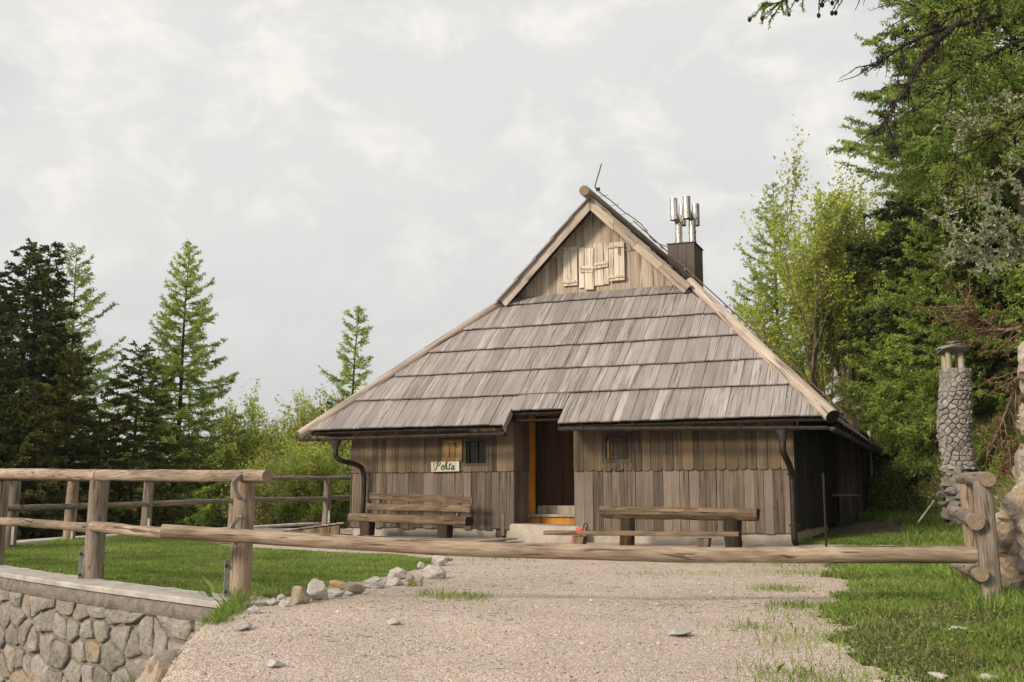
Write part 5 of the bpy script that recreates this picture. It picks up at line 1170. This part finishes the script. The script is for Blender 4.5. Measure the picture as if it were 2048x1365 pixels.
# --- forest behind: a few kinds, copied
PROTO = {}
def proto(key, nm, gen, mats):
    t = thing(nm, 'x', 'tree', (0, -500, 0)); a, b = gen; kid(t, a.build('trunk', mats[0], t)); kid(t, b.build('crown', mats[1], t)); PROTO[key] = [t, False]
proto('L1', 'larch_tree', conifer(10, 2.8, 51, .04, 85, .75, .3, .2, .3, .8, .15, .05, 'larch', tmul=.7), (M_bark, M_larch2)); proto('L2', 'larch_tree', conifer(10, 2.5, 52, .04, 80, .7, .25, .2, .3, .8, .15, .05, 'larch', tmul=.7), LAR)
proto('S1', 'spruce_tree', conifer(10, 2.6, 53, .03, 90, .85, .3, .1, .15, .85, .16, .06, 'spruce', tmul=.65), SPR); proto('S2', 'spruce_tree', conifer(10, 2.2, 54, .03, 85, .85, .3, .1, .15, .85, .16, .06, 'spruce', tmul=.65), (M_bark, M_spruce2))
proto('B1', 'broadleaf_tree', broadleaf(8, 61, 4, .32, .12, 7000, .7, fan=.2, depth=4, twigr=.003), (M_barkl, M_leaf)); proto('B2', 'broadleaf_tree', broadleaf(8, 62, 3, .34, .12, 12000, .7, fan=.25, depth=4, twigr=.003), (M_barkl, M_leafm)); proto('B3', 'broadleaf_tree', broadleaf(6, 63, 1, .34, .10, 7000, .7, depth=4, twigr=.003), (M_barkl, M_leaf))
proto('U1', 'bush', bush(1.0, 1.0, 71, .085, 3600), (M_barkd, M_leafm)); proto('U2', 'bush', bush(1.0, 1.0, 72, .085, 3400), (M_barkd, M_leaf)); proto('U3', 'bush', bush(1.0, .9, 73, .08, 3400), (M_barkd, M_under)); proto('U4', 'bush', bush(1.0, .9, 74, .08, 2600, twigs=260), (M_barkd, M_brown))
def place(key, u, Y, sc, label, cat, group, x=None, sz=1.0, dz=0):
    t, used = PROTO[key]; c = t if not used else copy_tree(t); PROTO[key][1] = True
    if x is None: x, y = spot(u, Y)
    else: y = Y
    c.location = (x, y, gz(x, y)-.1+dz); c.rotation_euler = (0, 0, random.random()*6.28); c.scale = (sc*random.uniform(.9, 1.1), sc*random.uniform(.9, 1.1), sc*sz); c['label'] = label; c['category'] = cat; c['group'] = group; return c
LB = {'L1': 'spring green larch in the wood behind the terrace fence', 'L2': 'mid green larch in the wood behind the terrace fence', 'S1': 'dark spruce in the wood beyond the terrace fence', 'S2': 'olive spruce in the wood beyond the terrace fence', 'B1': 'yellow green young broadleaf tree beyond the rear log fence', 'B2': 'mid green broadleaf tree beyond the rear log fence', 'B3': 'thin single stemmed sapling beyond the rear log fence'}
CT = {'L': 'larch', 'S': 'spruce', 'B': 'tree', 'U': 'bush'}
GRP = {'L1': 'spring green larches in the left wood', 'L2': 'mid green larches in the left wood', 'S1': 'dark spruces in the left wood', 'S2': 'olive spruces in the left wood', 'B1': 'yellow green trees in the left wood', 'B2': 'mid green trees in the left wood', 'B3': 'saplings in the left wood'}
KN = {'L1': 'spring green larch', 'L2': 'mid green larch', 'S1': 'dark spruce', 'S2': 'olive spruce', 'B1': 'yellow green tree', 'B2': 'mid green broadleaf tree', 'B3': 'thin sapling', 'U1': 'mid green bush', 'U2': 'yellow green bush', 'U3': 'dark green bush', 'U4': 'dry reddish brown brush'}
def where(u):
    for lim, t in ((-20, 'just at the left edge'), (90, 'below the twin topped spruces'), (200, 'below the airy leaning larch'), (320, 'behind the young rusty topped spruce'), (430, 'under the tall free standing larch'), (490, 'just right of the tall free standing larch'), (545, 'left of the slim many stemmed tree'), (595, 'behind the slim many stemmed tree'), (645, 'right of the slim many stemmed tree'), (700, 'below the small larch by the hut'), (900, 'close behind the hut left eave'), (1570, 'low behind the right roof slope'), (1615, 'behind the slender larch by the roof'), (1665, 'left of the fan shaped tree stems'), (1725, 'behind the fan shaped tree'), (1765, 'just right of the fan shaped tree'), (1805, 'left of the light young larch'), (1845, 'left of the stone chimney'), (1885, 'just behind the stone chimney'), (1940, 'above the stone chimney cap'), (2000, 'right of the stone chimney'), (9999, 'above the boulder at the right edge')):
        if u < lim: return t
SEEN = {}
def lab(key, u, Y, hi):
    t = KN[key]+' '+where(u); 
    if t in SEEN:
        t2 = ('farther ' if Y > SEEN[t] else 'nearer ')+t
        if t2 in SEEN: t2 = ('tall ' if hi else 'low ')+t2
        if t2 in SEEN: t2 = t2.replace('nearer', 'nearest').replace('farther', 'farthest')
        t = t2
    SEEN[t] = Y; return t
def pl(key, u, vt, Y):
    x, y = spot(u, Y); H = at(u, vt, Y)[2]-gz(x, y); place(key, u, Y, H/({'L': 10, 'S': 10, 'B': 8}[key[0]] if key != 'B3' else 6), lab(key, u, Y, vt < 800), CT[key[0]], GRP[key])
for a in [('B1', 470, 830, 44), ('B2', 430, 860, 40), ('B1', 620, 840, 45), ('B3', 540, 860, 36), ('B3', 600, 880, 35), ('B1', 500, 870, 38), ('B1', 640, 860, 38), ('B2', 665, 880, 37), ('B1', 560, 900, 42), ('B3', 680, 870, 36), ('B2', 590, 930, 45), ('B1', 420, 900, 46),
          ('L1', 440, 880, 50), ('L1', 405, 1000, 36), ('L2', 520, 870, 60), ('L1', 300, 900, 44), ('L2', 215, 800, 44), ('L2', 180, 830, 40), ('S1', 655, 800, 75), ('S1', 630, 812, 80), ('S1', 680, 795, 82), ('S2', 605, 850, 72), ('B1', 560, 840, 50), ('S1', 500, 900, 90), ('S1', 475, 915, 70), ('S2', 450, 930, 66), ('B1', 530, 900, 48), ('L1', 590, 900, 56), ('B1', 625, 880, 52), ('S2', 655, 920, 58), ('S1', 700, 880, 60), ('S1', 420, 960, 60), ('S2', 380, 960, 52), ('S1', 340, 900, 46), ('S1', 230, 900, 40), ('S1', 170, 860, 36), ('S2', 330, 940, 33), ('S1', 100, 820, 38), ('S1', 10, 760, 36), ('S2', 210, 960, 31), ('S1', 740, 820, 70), ('S1', 780, 850, 66), ('B1', 720, 880, 50), ('L1', 760, 830, 60), ('S1', -60, 700, 34), ('S1', -120, 640, 36)]: pl(*a)
LB = {'L1': 'spring green larch on the wooded slope behind the hut right side', 'L2': 'mid green larch on the wooded slope behind the hut right side', 'S1': 'dark spruce on the wooded slope behind the hut right side', 'S2': 'olive spruce on the wooded slope behind the hut right side', 'B1': 'yellow green tree on the wooded slope behind the hut right side', 'B2': 'mid green tree on the wooded slope behind the hut right side', 'B3': 'thin sapling on the wooded slope behind the hut right side'}
GRP = {k: v.replace('left wood', 'right wood') for k, v in GRP.items()}
for a in [('B1', 1600, 640, 46), ('B3', 1560, 700, 44), ('L1', 1620, 600, 52), ('B1', 1745, 520, 50), ('L1', 1775, 480, 52), ('L2', 1815, 440, 50), ('L1', 1840, 350, 46), ('S2', 1870, 250, 42), ('L1', 1885, 400, 36), ('L1', 1830, 560, 40), ('B2', 1760, 640, 42), ('B1', 1730, 700, 45), ('L2', 1700, 760, 50), ('L1', 1800, 660, 46), ('L2', 1850, 640, 40), ('L1', 1870, 560, 34), ('L2', 1925, 480, 30), ('S2', 2000, 200, 30), ('S1', 2060, 100, 33), ('L1', 1770, 760, 38), ('B2', 1820, 760, 36), ('B3', 1715, 620, 43), ('B2', 1740, 820, 48), ('L2', 1690, 800, 55), ('B1', 1640, 760, 56), ('B1', 1780, 780, 44), ('L2', 2140, 0, 27), ('L1', 2200, 100, 22), ('L2', 1960, 250, 36), ('L2', 1905, 330, 38), ('S1', 1600, 800, 70), ('S1', 1540, 780, 75)]: pl(*a)
# bushes: left slope under the fence and the right bank
g2 = random.Random(5)
for k in range(24):
    u = g2.uniform(-60, 690); Y = g2.uniform(22, 36); x, y = spot(u, Y); dE_ = -float(sdist(np.array([x]), np.array([y]), EDGE)[0])
    if dE_ < 1.0: continue
    ky = g2.choice(['U1', 'U3', 'U2', 'U2'] if u > 380 else ['U3', 'U1', 'U3']); place(ky, u, Y, g2.uniform(.8, 1.5), lab(ky, u, Y, False), 'bush', {'U1': 'mid green bushes on the left slope', 'U2': 'yellow green bushes on the left slope', 'U3': 'dark bushes on the left slope'}[ky])
for k in range(70):
    Y = g2.choice([g2.uniform(30, 42), g2.uniform(15, 30)]); bx = float(np.interp(Y, BANK[:, 1], BANK[:, 0])); x = bx+g2.uniform(.8, 7.5)
    if math.hypot(x-TX, Y-TY) < 1.9 or (abs(x/Y-TX/TY) < .045 and Y < TY): continue
    if x/Y > .50 or (Y < 24 and g2.random() < .6): continue
    ky = g2.choice(['U1', 'U2', 'U3', 'U3', 'U4'] if Y > 24 else ['U3', 'U4', 'U4', 'U4']); sc = g2.uniform(.45, .9)*(1.4 if Y > 30 else .8)
    place(ky, 0, Y, sc, lab(ky, 1024+x/Y*F_PX, Y, x-bx > 3), 'bush', {'U1': 'mid green bushes on the bank', 'U2': 'yellow green bushes on the bank', 'U3': 'dark bushes on the bank', 'U4': 'brown brush on the bank'}[ky], x=x)
# ---- overhanging near branches at the top right
def bough(nm, label, pts, r0, seed, nside, sl, mat_b, mat_n, ndens, hang=.3, cones=0, tl=.03, tw=.012, moss=0):
    g = np.random.default_rng(seed); P = spline(pts, 8); n = len(P); o = P[0].copy(); P = P-o; TRK, CR = MB(), MB(); path_tube(TRK, P, np.linspace(r0, .004, n), 7); S, E, R0, R1 = [], [], [], []
    for k in range(nside):
        i = g.integers(int(n*.12), n-1); d = unit(P[min(i+1, n-1)]-P[i-1]); rd = g.normal(size=3); rd -= d*(rd@d); q = P[i].copy(); dv = unit(d*.7+unit(rd)*.8+np.array([0, 0, -hang])); L_ = sl*g.uniform(.4, 1.3); m = 6
        for j in range(m): e = q+dv*L_/m; S.append(q); E.append(e); R0.append(.007*(1-j/m)+.0022); R1.append(.007*(1-(j+1)/m)+.0022); q = e; dv = unit(dv+g.normal(size=3)*.16+np.array([0, 0, -hang*.25]))
        if cones and g.random() < cones:
            me_ = MB(); crown_pts = q
            CN.append((o+q, g.random()))
    S, E = np.array(S), np.array(E); tubes(TRK, S, E, np.array(R0), np.array(R1), 4)
    t = thing(nm, label, 'branch', tuple(o)); TRK.build('limb', mat_b, t)
    seg = g.integers(0, len(S), int(len(S)*ndens)); s = g.random(len(seg))[:, None]; p = S[seg]*(1-s)+E[seg]*s; needles(CR, p, unit(unit(E[seg]-S[seg])*.3+g.normal(size=p.shape)*.7), tl*g.uniform(.6, 1.3, len(seg)), tw, np.clip(.4+.25*g.normal(size=len(seg)), 0, 1), g)
    if len(seg): CR.build('needles', mat_n, t)
    if moss:
        c = S[g.integers(0, len(S), moss)]; m_i = np.repeat(np.arange(moss), 60); pp = c[m_i]+g.normal(size=(len(m_i), 3))*.022; ML = MB(); needles(ML, pp, unit(g.normal(size=pp.shape)+np.array([0, 0, -.6])), .05, .012, .2, g); ML.build('lichen', M_barkd, t)
    return t
CN = []
P_ = lambda *a: at(*a)
bough('larch_branch', 'dark bare lichen covered branch reaching left from the right edge into the sky', [P_(2000, 30, 11.5), P_(1880, 60, 11), P_(1815, 88, 10.8), P_(1770, 118, 10.6), P_(1728, 150, 10.4)], .03, 81, 22, .42, M_barkd, M_larch, 1.4, .35, moss=16)
bough('larch_branch', 'dark bare branch hanging steeply down in front of the big spruce', [P_(1920, 40, 11), P_(1850, 110, 10.8), P_(1815, 175, 10.6), P_(1785, 215, 10.4), P_(1757, 262, 10.3)], .035, 82, 24, .34, M_barkd, M_larch, 1.0, .55, moss=22)
bough('larch_branch', 'green larch branch coming in from the top right corner', [P_(2100, -60, 12), P_(1990, -10, 11.6), P_(1900, 25, 11.2), P_(1830, 20, 11)], .03, 83, 60, .6, M_barkd, M_leafm, 9, .2, tl=.04, tw=.012)
bough('larch_branch', 'second green larch branch across the upper right edge', [P_(2120, 60, 12), P_(2020, 90, 11.6), P_(1940, 140, 11.4), P_(1880, 190, 11)], .03, 84, 60, .6, M_barkd, M_larch, 8, .25, tl=.04, tw=.014)
bough('larch_branch', 'green drooping larch branch at the right edge above the flowering shrub', [P_(2130, 200, 12), P_(2030, 240, 11.6), P_(1950, 300, 11.4), P_(1900, 370, 11.2)], .03, 85, 55, .55, M_barkd, M_leafm, 9, .3, tl=.04, tw=.014)
for k_, (pp, sd_) in enumerate([([P_(2120, 420, 13), P_(2040, 440, 12.8), P_(1960, 470, 12.6), P_(1905, 470, 12.5)], 91), ([P_(2120, 300, 14), P_(2050, 330, 13.8), P_(1990, 380, 13.6), P_(1930, 395, 13.5)], 92), ([P_(2120, 520, 13), P_(2060, 500, 12.8), P_(2000, 500, 12.6), P_(1950, 520, 12.5)], 93), ([P_(2110, 170, 13), P_(2040, 215, 12.8), P_(1970, 235, 12.6), P_(1915, 250, 12.5)], 94)]):
    bough('leafy_branch', ('lowest but one flowering branch with silvery leaves at the right edge', 'flowering branch with silvery leaves in the middle of the right edge', 'lowest flowering branch with silvery leaves, above the dead brown brush', 'topmost flowering branch with silvery leaves across the tall spruce')[k_], pp, .018, sd_, 34, .5, M_barkl, M_white, 5, .0, tl=.055, tw=.03)
bough('larch_twig', 'green larch twigs hanging from the top edge of the photo', [P_(1640, -60, 8), P_(1590, -15, 8), P_(1560, 5, 8), P_(1530, 8, 8)], .012, 86, 12, .25, M_barkd, M_larch, 9, .8, cones=.15, tl=.03, tw=.01)
bough('larch_twig', 'bare twigs with small cones hanging from the top edge of the photo', [P_(1780, -50, 8), P_(1720, -22, 8), P_(1670, -12, 8), P_(1630, -6, 8)], .010, 87, 11, .20, M_barkd, M_larch, .6, .8, cones=.5)
CM = MB(); path_tube(CM, [(0, 0, .022), (0, 0, .014), (0, 0, 0), (0, 0, -.014), (0, 0, -.022)], [.004, .013, .017, .012, .003], 8); cme = CM.mesh('cone', M_barkd)
for q, r_ in CN: tag(link('larch_cone', cme, None, T3(*q)), 'small dark larch cone at the end of a hanging twig at the top edge', 'cone', 'cones on the hanging twigs')
# dead reddish twig brush above the boulder
bough('dead_branch', 'bare pale root like branch across the bank above the boulder', [P_(2090, 640, 13), P_(2020, 660, 13.5), P_(1975, 650, 14), P_(1925, 610, 14)], .035, 88, 34, .6, M_barkl, M_brown, 8, .1, tl=.06, tw=.02)
bough('dead_branch', 'thin bare stems hanging over the bank beside the crag', [P_(2080, 720, 12.6), P_(2040, 760, 12.8), P_(2010, 830, 13), P_(1990, 880, 13)], .03, 89, 26, .6, M_barkl, M_brown, 5, .3, tl=.06, tw=.02)
# ---- undergrowth on bank and slope
def scatter(n, xr, yr, test, seed, weight=True):
    g = np.random.default_rng(seed); m = n*4
    y = yr[0]*(yr[1]/yr[0])**g.random(m) if weight else g.uniform(*yr, m); x = g.uniform(*xr, m) if not callable(xr) else xr(g, y); k = test(x, y); x, y = x[k][:n], y[k][:n]; return np.stack([x, y, ground(x, y)], 1), g
inview = lambda x, y, m=.06: np.abs(x/y) < .482+m
def blades(name, P, g, h, wd, mat, lean=.4, stuff=True, tint=None):
    n = len(P); a = g.uniform(0, 6.283, n); s = np.stack([np.cos(a), np.sin(a), np.zeros(n)], 1)*np.broadcast_to(wd, (n,))[:, None]*.5; up = unit(np.stack([g.normal(size=n)*lean, g.normal(size=n)*lean, np.ones(n)], 1))*np.broadcast_to(h, (n,))[:, None]
    bnd = np.stack([g.normal(size=n), g.normal(size=n), np.zeros(n)], 1)*np.broadcast_to(h, (n,))[:, None]*.25; V = np.stack([P-s, P+s, P+up*.6+s*.6, P+up+bnd, P+up*.6-s*.6], 1).reshape(-1, 3)
    F = (np.arange(n)*5)[:, None]+np.arange(5)[None]; mb = MB(); mb.add(V, F, np.repeat(np.clip(.4+.22*g.normal(size=n) if tint is None else tint, 0, 1), 5)); return tag(mb.build(name, mat), kind='stuff')
cl_n = lambda x, y: nfield(x, y, 2.3, 3)
dry_patch = lambda x, y: nfield(x, y, 1.7, 9) > .16
zl = lambda x, y: zone(x, y) == 2
P, g = scatter(150000, (-9.5, 0), (10, 26), lambda x, y: zl(x, y) & inview(x, y), 101); hN = .028+.022*np.clip(cl_n(P[:, 0], P[:, 1])+.5, 0, 1.3); dp = dry_patch(P[:, 0], P[:, 1]); dist = np.hypot(P[:, 0], P[:, 1]); wN = .0035+.0006*dist
keep = ~dp | (g.random(len(P)) < .25); dry_t = np.clip(.4+.2*g.normal(size=len(P))+.22*cl_n(P[:, 0]*.6, P[:, 1]*.6), 0, 1); blades('lawn_grass', P[keep], g, (hN*g.uniform(.6, 1.5, len(P)))[keep], wN[keep], M_grass, .5, tint=dry_t[keep])
P, g = scatter(16000, (-9.5, 0), (10, 26), lambda x, y: zl(x, y) & inview(x, y) & (dry_patch(x, y) | (g_rand(x) < .12)), 102) if False else scatter(26000, (-9.5, 0), (10, 26), lambda x, y: zl(x, y) & inview(x, y) & dry_patch(x, y), 102); blades('dry_lawn_grass', P, g, .035*g.uniform(.5, 1.4, len(P)), .009, M_dry, .9)
P, g = scatter(150000, (1.2, 9), (5.5, 24), lambda x, y: (zone(x, y) == 2) & inview(x, y), 103); f_ = nfield(P[:, 0], P[:, 1], 1.5, 6); dist = np.hypot(P[:, 0], P[:, 1]); hN = .035+.06*np.clip(f_+.35, 0, 1)*(1-.5*sstep(14, 20, P[:, 1])); keep = g.random(len(P)) < np.clip(.45+f_*1.6, .12, 1)
blades('meadow_grass', P[keep], g, (hN*g.uniform(.5, 1.5, len(P)))[keep], (.0035+.0006*dist)[keep], M_grass, .45, tint=np.clip(.38+.2*g.normal(size=len(P))+.15*f_, 0, 1)[keep])
P, g = scatter(11000, (1.2, 9), (5.5, 16), lambda x, y: (zone(x, y) == 2) & inview(x, y) & (nfield(x, y, 1.5, 6) < .05), 113); blades('dry_meadow_grass', P, g, .05*g.uniform(.5, 1.6, len(P)), .008, M_dry, .8)
# broad leaved herbs in the turf
P, g = scatter(5200, (1.6, 6), (5.8, 15), lambda x, y: (zone(x, y) == 2) & inview(x, y) & (nfield(x, y, 1.9, 12) > .1), 104); P[:, 2] += g.uniform(.01, .07, len(P)); mb = MB(); needles(mb, P, unit(g.normal(size=P.shape)*np.array([1, 1, .35])+np.array([0, 0, .3])), .032*g.uniform(.5, 1.3, len(P)), .018, np.clip(.3+.2*g.normal(size=len(P)), 0, 1), g); tag(mb.build('herb_leaves', M_under), kind='stuff')
P, g = scatter(90, (1.6, 6), (6, 14), lambda x, y: (zone(x, y) == 2) & inview(x, y), 105); P[:, 2] += .07; mb = MB()
for k in range(5): a = k*1.257; needles(mb, P, np.broadcast_to(np.array([math.cos(a), math.sin(a), .3]), P.shape), .012, .01, .9, g)
tag(mb.build('meadow_flowers', M_white), kind='stuff')
# tufts invading the gravel
tc_ = [(1560, 1180, .16, 260), (1600, 1215, .2, 300), (1500, 1250, .08, 60), (900, 1195, .14, 150), (935, 1198, .12, 120), (850, 1190, .08, 60), (1620, 1280, .25, 260), (1590, 1335, .18, 200), (1700, 1350, .3, 380), (1660, 1240, .3, 300), (1410, 1150, .2, 60), (1640, 1150, .4, 420), (1560, 1132, .3, 200), (1720, 1130, .5, 500), (430, 1235, .20, 650), (410, 1262, .18, 450), (445, 1215, .10, 320), (390, 1285, .15, 260), (720, 1165, .1, 40), (830, 1172, .06, 60), (1000, 1120, .3, 110), (1290, 1152, .2, 60), (850, 1105, .5, 160), (750, 1100, .4, 160), (300, 1362, .3, 700), (350, 1358, .3, 500)]
for sd_, (u, v, r_, n_) in enumerate(tc_):
    g = np.random.default_rng(200+sd_); x, y = onG_(u, v, 0); x, y = onG_(u, v, gz(x, y)); x, y = onG_(u, v, gz(x, y)) if u > 380 else ((u-1024)/2125*11.0, 11.0)
    if u < 470: continue
    q = np.stack([x+g.normal(size=n_)*r_, y+g.normal(size=n_)*r_*1.1], 1); P = np.c_[q, ground(q[:, 0], q[:, 1])]; big_ = u < 470
    blades('grass_tuft', P, g, g.uniform(.05, .22 if big_ else .09, n_), .008 if big_ else .007, M_grass if sd_ % 3 else M_grass, .45, tint=np.clip(.45+.2*g.normal(size=n_), 0, 1))
g = np.random.default_rng(333); n_ = 1500; t_ = g.random(n_); q = np.stack([-2.52+.16*t_+g.normal(size=n_)*.06, 10.15-1.5*t_+g.normal(size=n_)*.06], 1); P = np.c_[q, ground(q[:, 0], q[:, 1])]; blades('edge_grass', P, g, g.uniform(.03, .16, n_)*(1.15-t_*.6), .007, M_grass, .5, tint=np.clip(.35+.2*g.normal(size=n_), 0, 1))
g = np.random.default_rng(334); n_ = 1800; q = np.stack([-3.42+g.normal(size=n_)*.32, 10.2+g.normal(size=n_)*.22], 1); P = np.c_[q, ground(q[:, 0], q[:, 1])]; blades('wall_foot_grass', P, g, g.uniform(.08, .30, n_), .010, M_grass, .6, tint=np.clip(.3+.2*g.normal(size=n_), 0, 1))
# undergrowth on the bank and beyond
dBt = lambda x, y: sdist(x, y, BANK)
P, g = scatter(90000, lambda g, y: np.interp(y, BANK[:, 1], BANK[:, 0])+g.random(len(y))*9, (11, 44), lambda x, y: (dBt(x, y) > .3) & inview(x, y), 106)
nf = nfield(P[:, 0], P[:, 1], 1.2, 2); kp = (P[:, 1] > 23) | (g.random(len(P)) < .25); P = P[kp]; nf = nf[kp]; P[:, 2] += g.uniform(0, .3, len(P))*np.clip(nf+.8, .1, 1.4); sz = .035+.0022*P[:, 1]; mb = MB(); needles(mb, P, unit(g.normal(size=P.shape)+np.array([0, 0, .3])), sz*g.uniform(.5, 1.5, len(P)), sz*.7, np.clip(.4+.25*nf+.2*g.normal(size=len(P)), 0, 1), g); tag(mb.build('bank_undergrowth', M_under), kind='stuff')
P, g = scatter(50000, lambda g, y: np.interp(y, BANK[:, 1], BANK[:, 0])+g.random(len(y))*7, (11, 40), lambda x, y: (dBt(x, y) > .2) & inview(x, y) & (nfield(x, y, 1.0, 7) > -.05), 107); blades('bank_dry_grass', P, g, .22*g.uniform(.4, 1.5, len(P)), .005+.0007*P[:, 1], M_dry, .7)
P, g = scatter(40000, lambda g, y: np.interp(y, BANK[:, 1], BANK[:, 0])+g.uniform(-1.5, 3, len(y)), (9, 38), lambda x, y: (dBt(x, y) > -1.2) & inview(x, y), 108); blades('bank_grass', P, g, .16*g.uniform(.4, 1.5, len(P)), .005+.0006*P[:, 1], M_grass, .6)
P, g = scatter(90000, (-24, 0), (19, 50), lambda x, y: (-sdist(x, y, EDGE) > .5) & inview(x, y) & (x < -2), 109); P[:, 2] += g.uniform(0, .7, len(P)); mb = MB(); needles(mb, P, unit(g.normal(size=P.shape)), .11*g.uniform(.5, 1.4, len(P)), .08, np.clip(.45+.3*nfield(P[:, 0], P[:, 1], .8, 3)+.2*g.normal(size=len(P)), 0, 1), g); tag(mb.build('slope_undergrowth', M_leafm), kind='stuff')
# ---- loose gravel
P, g = scatter(42000, (-3.2, 6.5), (5.6, 19), lambda x, y: (zone(x, y) == 1) & inview(x, y), 110)
n = len(P); sz = .0048*g.lognormal(0, .36, n)+.0018; sz = np.where(g.random(n) < .006, sz*2.4, sz); O8 = np.array([(1, 0, 0), (0, 1, 0), (-1, 0, 0), (0, -1, 0), (0, 0, 1), (0, 0, -1)], float)
V = O8[None]*g.uniform(.6, 1.25, (n, 6, 1))*sz[:, None, None]*np.array([1, 1, .65]); a = g.uniform(0, 6.28, n); ca_, sa_ = np.cos(a)[:, None], np.sin(a)[:, None]; V = np.stack([V[..., 0]*ca_-V[..., 1]*sa_, V[..., 0]*sa_+V[..., 1]*ca_, V[..., 2]], -1)+(P+np.array([0, 0, .002]))[:, None]
F8 = np.array([(0, 1, 4), (1, 2, 4), (2, 3, 4), (3, 0, 4), (1, 0, 5), (2, 1, 5), (3, 2, 5), (0, 3, 5)]); mb = MB(); mb.add(V.reshape(-1, 3), (F8[None]+(np.arange(n)*6)[:, None, None]).reshape(-1, 3), np.repeat(g.random(n), 6))
m_ = newmat('pebble'); at_ = N('ShaderNodeAttribute', attribute_name='tint'); finish(ramp(at_.outputs['Fac'], (0., (.28, .225, .195)), (.3, (.45, .37, .31)), (.8, (.58, .50, .43)), (1., (.74, .68, .61))), .9, None, spec=.2); tag(mb.build('loose_gravel', m_), kind='stuff')
# needles, twigs and leaf litter on the gravel
P, g = scatter(900, (-3, 5), (6, 18), lambda x, y: (zone(x, y) == 1) & inview(x, y) & (nfield(x, y, 1.1, 8) > -.1), 120); P[:, 2] += .006; n = len(P); a_ = g.uniform(0, 6.28, n); dv = np.stack([np.cos(a_), np.sin(a_), g.uniform(0, .12, n)], 1); mb = MB()
tubes(mb, P, P+dv*g.lognormal(-3.4, .6, n)[:, None], .0022, .001, 3); tag(mb.build('twig_litter', M_barkd), kind='stuff')
P, g = scatter(420, (-3, 5), (6, 16), lambda x, y: (zone(x, y) == 1) & inview(x, y), 121); P[:, 2] += .008; mb = MB(); needles(mb, P, unit(g.normal(size=P.shape)*np.array([1, 1, .2])), .022*g.uniform(.5, 1.5, len(P)), .012, g.random(len(P))*.6, g); tag(mb.build('leaf_litter', M_brown), kind='stuff')
print('tris', sum(sum(len(p.vertices)-2 for p in me.polygons) for me in bpy.data.meshes if len(me.polygons) < 5000)+sum(len(me.polygons)*2 for me in bpy.data.meshes if len(me.polygons) >= 5000))
# ------------------------------------------------------------------ thin mountain air
m_ = newmat('haze air'); pv = N('ShaderNodeVolumePrincipled'); pv.inputs['Color'].default_value = (.86, .91, 1, 1); pv.inputs['Density'].default_value = .00025; pv.inputs['Anisotropy'].default_value = .2; o_ = N('ShaderNodeOutputMaterial'); L(pv.outputs[0], o_.inputs['Volume'])
mb = MB(); box(mb, -1900, 1900, -70, 3100, -140, 190); tag(mb.build('haze', m_), kind='stuff')
